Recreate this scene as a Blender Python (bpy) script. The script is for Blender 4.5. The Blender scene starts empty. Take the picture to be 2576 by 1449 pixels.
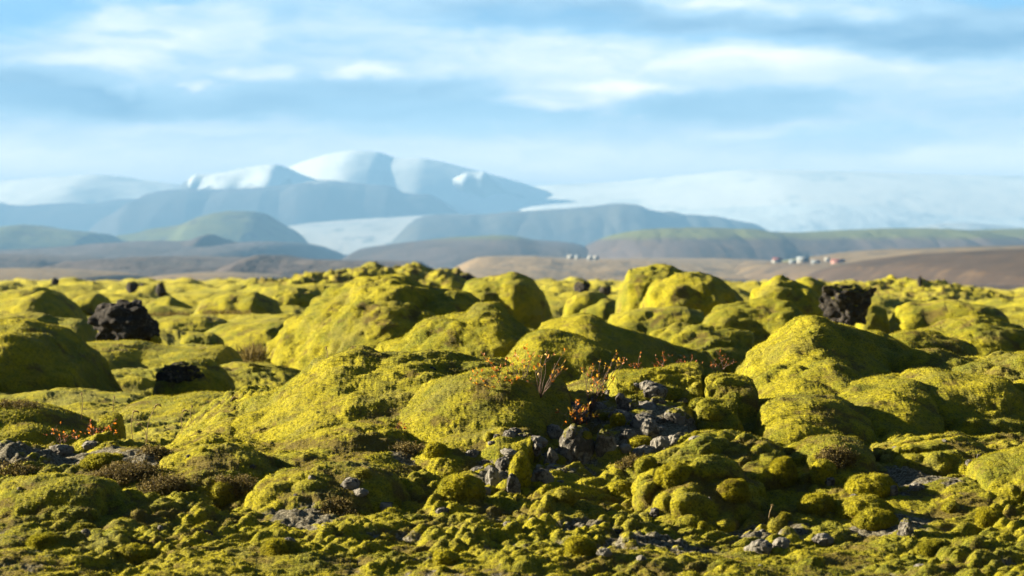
import bpy, math, random, time
import numpy as np
from concurrent.futures import ThreadPoolExecutor
T0 = time.time()
R = math.radians
rng = random.Random(7)
F32 = np.float32

# ------------------------------------------------------------------ camera
HC = 1.75                       # camera height above the ground under it
FPX = 6082.0                    # focal length in photo pixels (2576 wide)
HOR = 615.0                     # horizon row
sc = bpy.context.scene
cam = bpy.data.cameras.new("camera")
camo = bpy.data.objects.new("camera", cam)
sc.collection.objects.link(camo)
cam.sensor_width = 36.0
cam.lens = 85.0
camo.location = (0, 0, HC)
camo.rotation_euler = (R(90), 0, 0)
cam.shift_y = (HOR - 724.5) / 2576.0
cam.clip_start = 0.1
cam.clip_end = 80000
cam.dof.use_dof = True
cam.dof.focus_distance = 14.6
cam.dof.aperture_fstop = 3.6
sc.camera = camo

def at(X, Y, d):
    return ((X - 1288.0) / FPX * d, d, HC - (Y - HOR) / FPX * d)

# ------------------------------------------------------------------ light
SUN_EL, SUN_AZ = 17.5, -74.0     # azimuth measured from the view direction (+Y), negative = left
w = bpy.data.worlds.new("World"); sc.world = w; w.use_nodes = True
sl = bpy.data.lights.new("sun", 'SUN'); sl.energy = 5.0; sl.angle = R(0.5); sl.color = (1.0, 0.88, 0.64)
so = bpy.data.objects.new("sun", sl); sc.collection.objects.link(so)
so.rotation_euler = (R(90 - SUN_EL), 0, R(180 - SUN_AZ)); so.location = (-40, 20, 30)
sc.view_settings.view_transform = 'Standard'; sc.view_settings.look = 'None'
sc.view_settings.gamma = 1.0; sc.view_settings.exposure = 3.0
sc.render.engine = 'CYCLES'
sc.cycles.use_denoising = True
sc.cycles.max_bounces = 6; sc.cycles.diffuse_bounces = 2; sc.cycles.glossy_bounces = 1
sc.cycles.volume_bounces = 0; sc.cycles.transparent_max_bounces = 6

# ------------------------------------------------------------------ node helper
class NT:
    def __init__(s, nt): s.nt = nt; s.nt.nodes.clear()
    def n(s, t, **kw):
        nd = s.nt.nodes.new(t)
        for k, v in kw.items():
            if k.startswith('_'): setattr(nd, k[1:], v)
        for k, v in kw.items():
            if not k.startswith('_'):
                key = int(k[1:]) if (k[0] == 'i' and k[1:].isdigit()) else k.replace('__', ' ')
                if hasattr(v, 'links') or isinstance(v, bpy.types.NodeSocket): s.nt.links.new(v, nd.inputs[key])
                else: nd.inputs[key].default_value = v
        return nd
    def m(s, op, a, b=0.0, c=0.0, clamp=False):
        return s.n('ShaderNodeMath', _operation=op, _use_clamp=clamp, i0=a, i1=b, i2=c).outputs[0]
    def mix(s, f, a, b):
        nd = s.nt.nodes.new('ShaderNodeMix'); nd.data_type = 'RGBA'
        for i, v in ((0, f), (6, a), (7, b)):
            if isinstance(v, bpy.types.NodeSocket): s.nt.links.new(v, nd.inputs[i])
            else: nd.inputs[i].default_value = v if i == 0 else (tuple(v) + (1,))[:4]
        return nd.outputs[2]
    def ss(s, x, a, b):          # smoothstep
        nd = s.n('ShaderNodeMapRange', _interpolation_type='SMOOTHSTEP', Value=x)
        nd.inputs['From Min'].default_value = a; nd.inputs['From Max'].default_value = b
        return nd.outputs[0]
    def noise(s, vec, scale, detail=4, rough=0.55, dist=0.0):
        return s.n('ShaderNodeTexNoise', Vector=vec, Scale=scale, Detail=detail, Roughness=rough, Distortion=dist).outputs[0]

# ------------------------------------------------------------------ sky (clouds laid out by compass direction and elevation)
def build_sky():
    t = NT(w.node_tree)
    tc = t.n('ShaderNodeTexCoord').outputs['Generated']
    sky = t.n('ShaderNodeTexSky', _sky_type='NISHITA', _sun_disc=False, _sun_elevation=R(SUN_EL), _sun_rotation=R(SUN_AZ),
              _air_density=1.0, _dust_density=0.6, _ozone_density=1.5)
    sep = t.n('ShaderNodeSeparateXYZ', Vector=tc)
    x, y, z = sep.outputs
    az = t.m('ARCTAN2', x, y)                                # radians, 0 = straight ahead
    el = t.m('ARCSINE', z)
    U = t.m('MULTIPLY', az, 4.72)                            # about -1..1 across the view
    V = t.m('MULTIPLY', el, 4.72 * 2)                        # about 0..1 up the view
    co = t.n('ShaderNodeCombineXYZ', X=U, Y=V, Z=0.0).outputs[0]
    def warp(scale, detail, amt, off):
        o = t.n('ShaderNodeVectorMath', _operation='ADD', i0=co, i1=(off, off * .7, 0)).outputs[0]
        wn = t.n('ShaderNodeTexNoise', Vector=o, Scale=scale, Detail=detail, Roughness=0.6)
        v_ = t.n('ShaderNodeVectorMath', _operation='SUBTRACT', i0=wn.outputs['Color'], i1=(0.5, 0.5, 0.5)).outputs[0]
        v_ = t.n('ShaderNodeVectorMath', _operation='MULTIPLY', i0=v_, i1=(amt, amt * .45, 0.0)).outputs[0]
        return t.n('ShaderNodeVectorMath', _operation='ADD', i0=co, i1=v_).outputs[0]
    cb = warp(4.2, 8.0, .34, 0)
    s2 = t.n('ShaderNodeSeparateXYZ', Vector=cb); u, v = s2.outputs[0], s2.outputs[1]
    def blob(X, Y, rx, ry, rot=0.0):
        cu = (X - 1288) / 1288.0; cv = (HOR - Y) / FPX * 9.44
        ru = rx / 1288.0; rv = ry / FPX * 9.44
        du = t.m('SUBTRACT', u, cu); dv = t.m('SUBTRACT', v, cv)
        if rot: dv = t.m('SUBTRACT', dv, t.m('MULTIPLY', du, rot))
        a = t.m('DIVIDE', du, ru); b = t.m('DIVIDE', dv, rv)
        r2 = t.m('ADD', t.m('MULTIPLY', a, a), t.m('MULTIPLY', b, b))
        return t.m('EXPONENT', t.m('MULTIPLY', t.m('MULTIPLY', r2, r2), -1.0))      # flat topped, soft edged
    def total(bl):
        acc = None
        for *g, s in bl:
            q = t.m('MULTIPLY', blob(*g), s)
            acc = q if acc is None else t.m('ADD', acc, q)
        return acc
    cw = warp(2.0, 4.0, .5, 4.3)
    st = t.n('ShaderNodeVectorMath', _operation='MULTIPLY', i0=cw, i1=(1.0, 2.1, 1.0)).outputs[0]
    n1 = t.noise(st, 2.2, 7, 0.58, 0.2)
    n2 = t.noise(st, 7.0, 7, 0.62, 0.3)
    tex = t.m('ADD', t.m('MULTIPLY', t.m('SUBTRACT', n1, .5), 1.5), t.m('MULTIPLY', t.m('SUBTRACT', n2, .5), .7))
    # brightness of the cloud deck
    lum = t.m('ADD', t.m('MULTIPLY', tex, .55), total([
        (930, 178, 90, 22, 0, .30), (640, 175, 110, 20, .05, .22), (300, 165, 200, 22, -.08, .20), (480, 213, 36, 14, 0, .25), (310, 235, 30, 22, 0, .2),
        (1500, 140, 560, 52, .03, .20), (1850, 165, 420, 70, 0, .14), (1480, 225, 240, 34, .10, .20), (1330, 262, 110, 15, 0, .18), (1560, 255, 110, 40, 0, .16), (1600, 215, 170, 14, 0, .15),
        (450, 70, 300, 60, 0, .14), (1800, 18, 170, 26, 0, .20), (2250, 40, 260, 30, 0, .10), (2430, 260, 260, 90, 0, .10), (1950, 330, 180, 18, .08, .16), (450, 320, 420, 22, 0, .10),
        (1550, 45, 560, 40, -.05, -.30), (2250, 95, 380, 46, -.06, -.42), (2450, 20, 260, 40, -.1, -.30), (2380, 130, 160, 30, 0, -.16),
        (140, 235, 230, 52, -.22, -.36), (420, 262, 330, 40, -.02, -.22), (880, 250, 330, 48, 0, -.24), (1020, 215, 200, 24, 0, -.10), (350, 100, 80, 14, 0, -.14), (740, 60, 70, 60, 0, -.10),
        (1850, 262, 260, 44, 0, -.26), (1200, 285, 240, 22, 0, -.16), (2220, 362, 210, 26, .1, -.16), (100, 30, 130, 40, 0, -.24), (450, 12, 60, 12, 0, -.15)]))
    # how much clear blue shows through
    clr = t.m('ADD', t.m('MULTIPLY', tex, -.35), total([
        (60, 40, 230, 80, 0, .55), (420, 10, 160, 22, 0, .4), (2560, 0, 200, 40, 0, .6), (1100, 300, 420, 45, 0, .38), (850, 245, 260, 34, 0, .25), (120, 250, 200, 40, -.2, .25),
        (1750, 110, 420, 34, 0, .28), (1300, 60, 360, 40, 0, .30), (2200, 350, 260, 50, .1, .40), (1850, 270, 240, 36, 0, .18), (1300, 340, 900, 26, 0, .18), (700, 20, 100, 30, 0, .2)]))
    low = t.ss(V, 0.52, 0.22)
    b_ = t.m('ADD', lum, .48, clamp=True)
    ramp = t.n('ShaderNodeValToRGB', Fac=t.m('MULTIPLY', b_, 1.0))
    cr = ramp.color_ramp
    cr.elements[0].position = 0.0; cr.elements[0].color = (0.026, 0.054, 0.088, 1)
    cr.elements[1].position = 1.0; cr.elements[1].color = (0.285, 0.248, 0.232, 1)
    e = cr.elements.new(.42); e.color = (0.078, 0.112, 0.140, 1)
    e = cr.elements.new(.70); e.color = (0.165, 0.170, 0.176, 1)
    cloud = ramp.outputs[0]
    lowc = t.mix(t.ss(lum, -.35, .35), (0.370, 0.325, 0.295), (0.560, 0.460, 0.390))
    cloud = t.mix(low, cloud, lowc)
    blue = t.n('ShaderNodeVectorMath', _operation='SCALE', i0=sky.outputs[0])
    blue.inputs['Scale'].default_value = 0.03
    clear = t.mix(0.85, blue.outputs[0], (0.012, 0.074, 0.148))
    clear = t.mix(t.ss(V, 0.85, 0.3), clear, (0.130, 0.170, 0.190))
    col = t.mix(t.m('MULTIPLY', t.ss(clr, .05, .75), .85), cloud, clear)
    # overhead the veil thins out into deep blue; below the horizon plain ground colour
    col = t.mix(t.ss(V, 1.25, 3.0), col, t.mix(0.5, blue.outputs[0], (0.008, 0.020, 0.038)))
    col = t.mix(t.ss(z, -0.02, -0.10), col, (0.03, 0.032, 0.02))
    col = t.mix(t.m('MULTIPLY', t.ss(y, 0.45, -0.2), .8), col, (0.004, 0.008, 0.014))   # unseen sky behind the viewer, darkened to cut ambient light on near faces
    bg = t.n('ShaderNodeBackground', Color=col, Strength=1.0)
    out = t.n('ShaderNodeOutputWorld'); t.nt.links.new(bg.outputs[0], out.inputs[0])
build_sky()

# ------------------------------------------------------------------ numpy noise
POOL = ThreadPoolExecutor(4)
def chunked(fn, *arrs):
    n = len(arrs[0])
    if n < 60000: return fn(*arrs)
    k = max(4, n // 120000)
    idx = np.linspace(0, n, k + 1).astype(int)
    res = list(POOL.map(lambda i: fn(*[a[idx[i]:idx[i + 1]] for a in arrs]), range(k)))
    if isinstance(res[0], tuple): return tuple(np.concatenate([r[j] for r in res]) for j in range(len(res[0])))
    return np.concatenate(res)
def H(ix, iy, iz, seed):
    h = ix * np.uint32(0x8da6b343) ^ iy * np.uint32(0xd8163841) ^ iz * np.uint32(0xcb1ab31f) ^ np.uint32((seed * 0x9e3779b1) & 0xffffffff)
    h ^= h >> np.uint32(13); h *= np.uint32(0x5bd1e995); h ^= h >> np.uint32(15); h *= np.uint32(0x2c1b3c6d); h ^= h >> np.uint32(12)
    return h
INV = F32(1.0 / 4294967296.0)
def vnoise(x, y, z, seed):
    fx = np.floor(x); fy = np.floor(y); fz = np.floor(z)
    ix = fx.astype(np.int32).view(np.uint32); iy = fy.astype(np.int32).view(np.uint32); iz = fz.astype(np.int32).view(np.uint32)
    x = (x - fx).astype(F32); y = (y - fy).astype(F32); z = (z - fz).astype(F32)
    x = x * x * (3 - 2 * x); y = y * y * (3 - 2 * y); z = z * z * (3 - 2 * z)
    one = np.uint32(1)
    def c(a, b, d): return H(ix + one if a else ix, iy + one if b else iy, iz + one if d else iz, seed).astype(F32) * INV
    v00 = c(0, 0, 0) * (1 - x) + c(1, 0, 0) * x; v10 = c(0, 1, 0) * (1 - x) + c(1, 1, 0) * x
    v01 = c(0, 0, 1) * (1 - x) + c(1, 0, 1) * x; v11 = c(0, 1, 1) * (1 - x) + c(1, 1, 1) * x
    return ((v00 * (1 - y) + v10 * y) * (1 - z) + (v01 * (1 - y) + v11 * y) * z) * 2 - 1
def fbm(P, scale, octv=4, seed=0, gain=0.5):
    def f(x, y, z):
        a, s, tot, acc = 1.0, 1.0 / scale, 0.0, 0
        for o in range(octv):
            acc = acc + a * vnoise((x * .8 + y * .6) * s + 13.7 * o, (-x * .6 + y * .8) * s + 7.1 * o, z * s + 3.3 * o, seed + o)
            tot += a; a *= gain; s *= 2.03
        return acc / tot
    return chunked(f, P[:, 0], P[:, 1], P[:, 2])
def billow(P, cell, seed=0, k=1.5, lo=0.1, stretch=(1, 1, 1), sharp=11.0):
    """rounded cushions: returns height 0..1 and the offset from each cushion's centre"""
    def f(x, y, z):
        qx = x / (cell * stretch[0]); qy = y / (cell * stretch[1]); qz = z / (cell * stretch[2])
        bx = np.floor(qx - .5); by = np.floor(qy - .5); bz = np.floor(qz - .5)
        acc = np.full(x.shape, math.exp(lo * sharp), F32); ox = np.zeros(x.shape, F32); oy = ox.copy(); oz = ox.copy()
        for a in (0, 1):
            for b in (0, 1):
                for c in (0, 1):
                    cx = bx + a; cy = by + b; cz = bz + c
                    h = H(cx.astype(np.int32).view(np.uint32), cy.astype(np.int32).view(np.uint32), cz.astype(np.int32).view(np.uint32), seed)
                    r1 = (h & np.uint32(1023)).astype(F32) / 1023; r2 = ((h >> np.uint32(10)) & np.uint32(1023)).astype(F32) / 1023; r3 = ((h >> np.uint32(20)) & np.uint32(1023)).astype(F32) / 1023
                    dx = (qx - cx - .5 - .62 * (r1 - .5)).astype(F32); dy = (qy - cy - .5 - .62 * (r2 - .5)).astype(F32); dz = (qz - cz - .5 - .62 * (r3 - .5)).astype(F32)
                    hh = (1.0 - 0.48 * ((r1 * 7.31 + r2 * 3.7) % 1.0)).astype(F32) - k * (dx * dx + dy * dy + dz * dz)
                    w_ = np.exp(np.minimum(hh, 1.0) * F32(sharp)); acc += w_
                    ox += w_ * dx; oy += w_ * dy; oz += w_ * dz
        return np.log(acc) / F32(sharp), ox / acc * F32(cell), oy / acc * F32(cell), oz / acc * F32(cell)
    b, ox, oy, oz = chunked(f, P[:, 0], P[:, 1], P[:, 2])
    return b, np.stack([ox, oy, oz], 1)
def sstep(x, a, b):
    t = np.clip((x - a) / (b - a), 0, 1); return t * t * (3 - 2 * t)

# ------------------------------------------------------------------ mesh helpers
def mesh_obj(name, V, faces, mat, parent=None, origin=None, attrs=None, smooth=True, tris=None):
    V = np.asarray(V, dtype=np.float64)
    if origin is None: origin = (0, 0, 0)
    V = (V - np.array(origin)).astype(F32)
    me = bpy.data.meshes.new(name)
    me.vertices.add(len(V)); me.vertices.foreach_set('co', V.ravel())
    if isinstance(faces, np.ndarray):
        nf, k = faces.shape
        me.loops.add(nf * k); me.loops.foreach_set('vertex_index', faces.astype(np.int32).ravel())
        me.polygons.add(nf)
        ls_ = np.arange(0, nf * k, k, dtype=np.int32)
        if tris is not None:
            nt_ = len(tris); me.loops.add(nt_ * 3); me.polygons.add(nt_)
            me.loops.foreach_set('vertex_index', np.concatenate([faces.ravel(), tris.ravel()]).astype(np.int32))
            ls_ = np.concatenate([ls_, nf * k + np.arange(0, nt_ * 3, 3, dtype=np.int32)])
        me.polygons.foreach_set('loop_start', ls_)
    else:
        ls = []; st = []
        for f in faces: st.append(len(ls)); ls.extend(f)
        me.loops.add(len(ls)); me.loops.foreach_set('vertex_index', ls)
        me.polygons.add(len(faces)); me.polygons.foreach_set('loop_start', st)
    me.update(calc_edges=True)
    if smooth: me.polygons.foreach_set('use_smooth', np.ones(len(me.polygons), bool))
    for k, a in (attrs or {}).items():
        at_ = me.attributes.new(k, 'FLOAT', 'POINT'); at_.data.foreach_set('value', np.asarray(a, F32))
    me.materials.append(mat)
    o = bpy.data.objects.new(name, me); sc.collection.objects.link(o)
    o.location = origin if parent is None else (0, 0, 0)
    if parent is not None: o.parent = parent
    return o
def grid_faces(nu, nv, wrap=False):
    i = np.arange(nu - 1)[:, None] * nv + np.arange(nv - 1)[None, :]
    return np.stack([i, i + nv, i + nv + 1, i + 1], -1).reshape(-1, 4)
def grid_normals(P, nu, nv):
    G = P.reshape(nu, nv, 3); du = np.gradient(G, axis=0); dv = np.gradient(G, axis=1)
    n = np.cross(du, dv).reshape(-1, 3)
    n /= np.maximum(np.linalg.norm(n, axis=1, keepdims=True), 1e-9)
    return n
def tag(o, label=None, cat=None, group=None, kind=None):
    if label: o['label'] = label
    if cat: o['category'] = cat
    if group: o['group'] = group
    if kind: o['kind'] = kind
    return o

# ------------------------------------------------------------------ materials
def mat(name):
    m = bpy.data.materials.new(name); m.use_nodes = True; t = NT(m.node_tree)
    out = t.n('ShaderNodeOutputMaterial'); return m, t, out
def finish(t, out, col, rough=0.9, bump=None, strength=0.5, dist=0.01, sheen=0.0, sheen_tint=(1, 1, 1), spec=0.2):
    p = t.n('ShaderNodeBsdfPrincipled', Roughness=rough)
    if isinstance(col, bpy.types.NodeSocket): t.nt.links.new(col, p.inputs['Base Color'])
    else: p.inputs['Base Color'].default_value = tuple(col) + (1,)
    p.inputs['Specular IOR Level'].default_value = spec
    if sheen:
        p.inputs['Sheen Weight'].default_value = sheen; p.inputs['Sheen Roughness'].default_value = 0.45
        p.inputs['Sheen Tint'].default_value = tuple(sheen_tint) + (1,)
    if bump is not None:
        b = t.n('ShaderNodeBump', Height=bump, Strength=strength, Distance=dist)
        t.nt.links.new(b.outputs[0], p.inputs['Normal'])
    t.nt.links.new(p.outputs[0], out.inputs[0]); return p
def pos(t):
    return t.n('ShaderNodeNewGeometry').outputs['Position']

def moss_material(name, rocky=0.0, warm=0.0, far=False):
    m, t, out = mat(name)
    p = pos(t)
    a = t.noise(p, 0.9, 4, 0.6); b = t.noise(p, 4.5, 4, 0.6); c = t.noise(p, 22.0, 3, 0.6); f = t.noise(p, 120.0, 2, 0.6)
    hol = t.n('ShaderNodeAttribute', _attribute_name='hollow').outputs['Fac']
    patch = t.n('ShaderNodeAttribute', _attribute_name='patch').outputs['Fac']
    gold = (0.262, 0.232, 0.002); green = (0.078, 0.096, 0.003); olive = (0.062, 0.062, 0.005); pale = (0.33, 0.285, 0.025); brown = (0.062, 0.038, 0.014)
    col = t.mix(t.ss(t.m('ADD', t.m('MULTIPLY', a, .5), t.m('MULTIPLY', b, .5)), .38, .58), green, gold)
    col = t.mix(t.m('MULTIPLY', t.ss(c, .48, .68), .65), col, olive)
    col = t.mix(t.m('MULTIPLY', t.ss(t.noise(p, 1.7, 6, .7), .50, .64), .55), col, (0.105, 0.100, 0.030))
    col = t.mix(t.m('MULTIPLY', t.ss(f, .50, .64), .50), col, pale)
    col = t.mix(t.m('MULTIPLY', t.ss(t.noise(p, 70.0, 2, .6), .52, .62), .6), col, (0.028, 0.032, 0.005))
    br = t.ss(t.m('ADD', t.noise(p, 2.9, 6, .7), t.m('MULTIPLY', hol, .25)), .61, .72)
    col = t.mix(t.m('MULTIPLY', br, .75), col, brown)
    # bare lava and grey lichen showing in the gaps between the cushions
    lich = t.mix(t.ss(t.noise(p, 60.0, 4, .7), .40, .66), (0.036, 0.031, 0.027), (0.20, 0.185, 0.15))
    k = t.m('ADD', t.m('MULTIPLY', t.noise(p, 6.5, 5, .65), .9), t.m('ADD', t.m('MULTIPLY', hol, .42), t.m('MULTIPLY', patch, .52)))
    k = t.ss(k, 1.00 - rocky, 1.10 - rocky)
    col = t.mix(k, col, lich)
    h = t.m('ADD', t.noise(p, 95.0, 3, .7), t.m('MULTIPLY', t.noise(p, 260.0, 2, .6), .5))
    tip = t.n('ShaderNodeAttribute', _attribute_name='tip').outputs['Fac']
    col = t.mix(t.m('MULTIPLY', tip, .45), col, (0.36, 0.31, 0.03))
    pr = finish(t, out, col, 0.95, h, 1.0 if not far else 0.6, 0.022, sheen=0.12, sheen_tint=(1.0, .80, .22), spec=0.1)
    tr = t.n('ShaderNodeBsdfTranslucent', Color=col)
    mx = t.n('ShaderNodeMixShader', i0=t.m('MULTIPLY', t.ss(tip, .05, .2), .42)); t.nt.links.new(pr.outputs[0], mx.inputs[1]); t.nt.links.new(tr.outputs[0], mx.inputs[2])
    t.nt.links.new(mx.outputs[0], out.inputs[0])
    return m
M = {}
M['moss'] = moss_material('moss', 0.0)
M['moss_ground'] = moss_material('moss_ground', 0.06)
M['moss_far'] = moss_material('moss_far', -0.1, far=True)

def lava_material(name, dark, light, amt, mossy=False):
    m, t, out = mat(name); p = pos(t)
    n = t.noise(p, 9.0, 6, .7); n2 = t.noise(p, 45.0, 5, .7)
    col = t.mix(t.ss(n2, .35, .7), dark, tuple(min(1, c * 2.0) for c in dark))
    col = t.mix(t.ss(t.m('ADD', t.m('MULTIPLY', n, .6), t.m('MULTIPLY', n2, .4)), .62 - amt, .72 - amt), col, light)
    if mossy:
        geo = t.n('ShaderNodeNewGeometry'); nz = t.n('ShaderNodeSeparateXYZ', Vector=geo.outputs['Normal']).outputs[2]
        k = t.ss(t.m('ADD', nz, t.m('MULTIPLY', t.noise(p, 5.0, 4, .6), 1.2)), mossy, mossy + .25)
        g = t.mix(t.ss(t.noise(p, 30, 3, .6), .35, .65), (.05, .05, .005), (.14, .12, .008))
        col = t.mix(k, col, g)
    finish(t, out, col, .95, t.m('ADD', n2, t.m('MULTIPLY', t.noise(p, 150., 3, .7), .5)), 1.0, .02, spec=0.15)
    return m
M['black_lava'] = lava_material('black_lava', (.013, .011, .010), (.10, .085, .075), 0.10)
M['black_lava_moss'] = lava_material('black_lava_moss', (.013, .011, .010), (.10, .085, .070), 0.10, 1.12)
M['grey_lava'] = lava_material('grey_lava', (.040, .035, .030), (.165, .152, .13), 0.18)
M['grey_lava_moss'] = lava_material('grey_lava_moss', (.040, .035, .030), (.165, .152, .13), 0.16, 1.0)

def flat_mat(name, col, rough=.8, trans=0.0, var=0.0):
    m, t, out = mat(name)
    if var:
        nn = t.noise(pos(t), 30., 2, .5)
        col = t.mix(t.ss(nn, .35, .65), tuple(c * (1 - var) for c in col), tuple(min(1, c * (1 + var)) for c in col))
    p = finish(t, out, col, rough, spec=.2)
    if trans:
        tr = t.n('ShaderNodeBsdfTranslucent')
        if isinstance(col, bpy.types.NodeSocket): t.nt.links.new(col, tr.inputs[0])
        else: tr.inputs[0].default_value = tuple(col) + (1,)
        mx = t.n('ShaderNodeMixShader', i0=trans); t.nt.links.new(p.outputs[0], mx.inputs[1]); t.nt.links.new(tr.outputs[0], mx.inputs[2])
        t.nt.links.new(mx.outputs[0], out.inputs[0])
    return m
M['leaf_orange'] = flat_mat('leaf_orange', (0.341, 0.110, 0.011), .55, .5, .35)
M['leaf_yellow'] = flat_mat('leaf_yellow', (0.385, 0.231, 0.017), .55, .5, .25)
M['leaf_rust'] = flat_mat('leaf_rust', (0.143, 0.044, 0.017), .7, .35, .4)
M['twig'] = flat_mat('twig', (0.075, 0.045, 0.030), .8, 0, .3)
M['straw'] = flat_mat('straw', (0.231, 0.165, 0.077), .7, .3, .2)
M['heath_twig'] = flat_mat('heath_twig', (.040, .028, .014), .9, 0, .3)
M['heath'] = flat_mat('heath', (.115, .085, .022), .9, .2, .45)

# ------------------------------------------------------------------ ground profile
DT = np.array([-20, 0, 6, 9, 11, 12, 13, 13.7, 14.2, 15.2, 16.5, 18, 20, 24, 30, 40, 60, 100, 150, 250, 300])
ZT = np.array([1.75, 1.75, 1.62, 1.56, 1.50, 1.40, 1.27, 1.165, 1.16, 1.38, 1.56, 1.63, 1.66, 1.62, 1.52, 1.48, 1.68, 2.15, 2.75, 4.1, 5.2])
def sstep(x, a, b):
    t = np.clip((x - a) / (b - a), 0, 1); return t * t * (3 - 2 * t)
def ground_z(x, y):
    d = np.interp(y, DT, ZT)
    d = (d + np.interp(y - .25, DT, ZT) + np.interp(y + .25, DT, ZT)) / 3
    shelf = sstep(x / np.maximum(y, 1), -.155, -.115) * (1 - sstep(y, 16.8, 19.5)) * sstep(y, 13.75, 14.3)
    d = d + shelf * np.minimum(0, np.interp(y, [13.9, 14.6, 15.6, 17, 19], [1.17, 1.10, 1.04, 1.02, 1.2]) - d)
    right = np.clip((x / np.maximum(y, 1) - 0.12) / 0.09, 0, 1.6)
    d = d + right * np.clip((y - 70) / 60, 0, 1) * 0.9
    return HC - d

def moss_disp(P, N, amp=1.0, hum=1.0, folds=1.0, fine=1.0, seed=0, cell=.30, lump=1.0, fk=.07):
    """moves points along N into cushions; returns new points and a hollow mask"""
    wx = fbm(P, .55, 2, 11 + seed); wy = fbm(P + 31.3, .55, 2, 17 + seed)
    Q = P.copy(); Q[:, 0] += .16 * wx; Q[:, 1] += .16 * wy
    ca, sa = math.cos(R(28)), math.sin(R(28))
    Qr = np.stack([Q[:, 0] * ca + Q[:, 1] * sa, -Q[:, 0] * sa + Q[:, 1] * ca, Q[:, 2]], 1)
    b0, o0 = billow(Qr + 3.3, cell * 2.1, 2 + seed, k=1.15, lo=.1, stretch=(1.3, 1, 1))
    b1, o1 = billow(Qr, cell, 3 + seed, stretch=(1.75, 1.0, .9))
    b2, o2 = billow(Qr, cell * .44, 5 + seed, stretch=(1.4, .95, 1))
    o2 = o2 * .5
    b3, o3 = billow(Q, .045, 9 + seed)
    b4, _ = billow(P, .019, 12 + seed)
    lf = fbm(P, 1.1, 3, 31 + seed)
    mod = sstep(fbm(P, .8, 2, 41 + seed), -.35, .35)           # where cushions are strong or smooth
    fo = 1 - np.abs(fbm(P * np.array([1, 1, 1.8]), .42, 3, 51 + seed)) * 2
    m1 = .16 + .84 * mod
    d = amp * (.10 * lf * folds + fk * (1 - fo) * folds + .16 * folds * lump * (b0 - .45) * cell / .30 + .085 * hum * m1 * (b1 - .5) * cell / .30 + .042 * hum * m1 * (b2 - .5)) \
        + .008 * fine * (b3 - .5) + .007 * fine * (b4 - .5)
    out = P + N * d[:, None]
    sw = (o1 * np.array([ca, ca, 1])) * (b1 * .30 * mod * hum)[:, None]
    out[:, :2] += sw[:, :2] * .6
    out[:, :2] += (o2 * (b2 * .22 * mod * hum)[:, None])[:, :2]
    hol = np.clip(1 - (b1 * .55 + b2 * .6), 0, 1)
    return out, hol

TR = np.random.RandomState(12)
def tufts(P, N, hol, patch, frac, dmax=34.0, size=1.0):
    """moss shoots: a small blade on a share of the surface points that are mossy"""
    view = P - np.array([0, 0, HC]); dist = np.linalg.norm(view, axis=1)
    fac = -(view * N).sum(1) / dist
    ok = (fac > -.25) & (dist < dmax) & (dist > 10.2) & (hol + patch < .95) & (TR.rand(len(P)) < frac)
    B = P[ok]; n = N[ok]; k = len(B)
    if k == 0: return P, None, hol, patch, np.zeros(len(P), F32)
    sz = size * (.7 + .6 * TR.rand(k)) * np.clip(dist[ok] / 15, .85, 1.6)
    t = n * .9 + TR.normal(size=(k, 3)) * .45; t /= np.linalg.norm(t, axis=1, keepdims=True)
    s_ = np.cross(t, TR.normal(size=(k, 3))); s_ /= np.linalg.norm(s_, axis=1, keepdims=True) + 1e-9
    L = (.010 * sz)[:, None]; W = (.0026 * sz)[:, None]
    a = B - t * .003 + s_ * W; b = B - t * .003 - s_ * W; c = B + t * L
    E = np.stack([a, b, c], 1).reshape(-1, 3)
    tri = len(P) + np.arange(3 * k).reshape(-1, 3)
    h3 = np.repeat(hol[ok], 3); p3 = np.repeat(patch[ok], 3)
    tip = np.concatenate([np.zeros(len(P)), np.tile([.25, .25, 1.0], k)])
    return np.concatenate([P, E]), tri, np.concatenate([hol, h3]), np.concatenate([patch, p3]), tip
def add_patches(P, plist):
    v = np.zeros(len(P), F32)
    for X, Y, d, rx, ry in plist:
        cx, cy, _ = at(X, Y, d)
        q = ((P[:, 0] - cx) / rx) ** 2 + ((P[:, 1] - cy) / ry) ** 2
        v = np.maximum(v, np.exp(-q))
    return v
PATCHES = [(1440, 1120, 13.6, .22, .5), (1640, 1060, 14.0, .30, .5), (1260, 1190, 13.1, .16, .25), (900, 1215, 12.9, .16, .25), (140, 1135, 13.7, .45, .25), (1020, 1110, 13.6, .18, .25),
           (2300, 1230, 12.9, .25, .3), (1900, 1340, 12.0, .35, .25), (2250, 1320, 12.1, .25, .25), (760, 1310, 12.2, .2, .2), (1650, 1380, 11.6, .4, .22), (1480, 1345, 11.9, .2, .15), (400, 1140, 13.5, .3, .2)]

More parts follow.
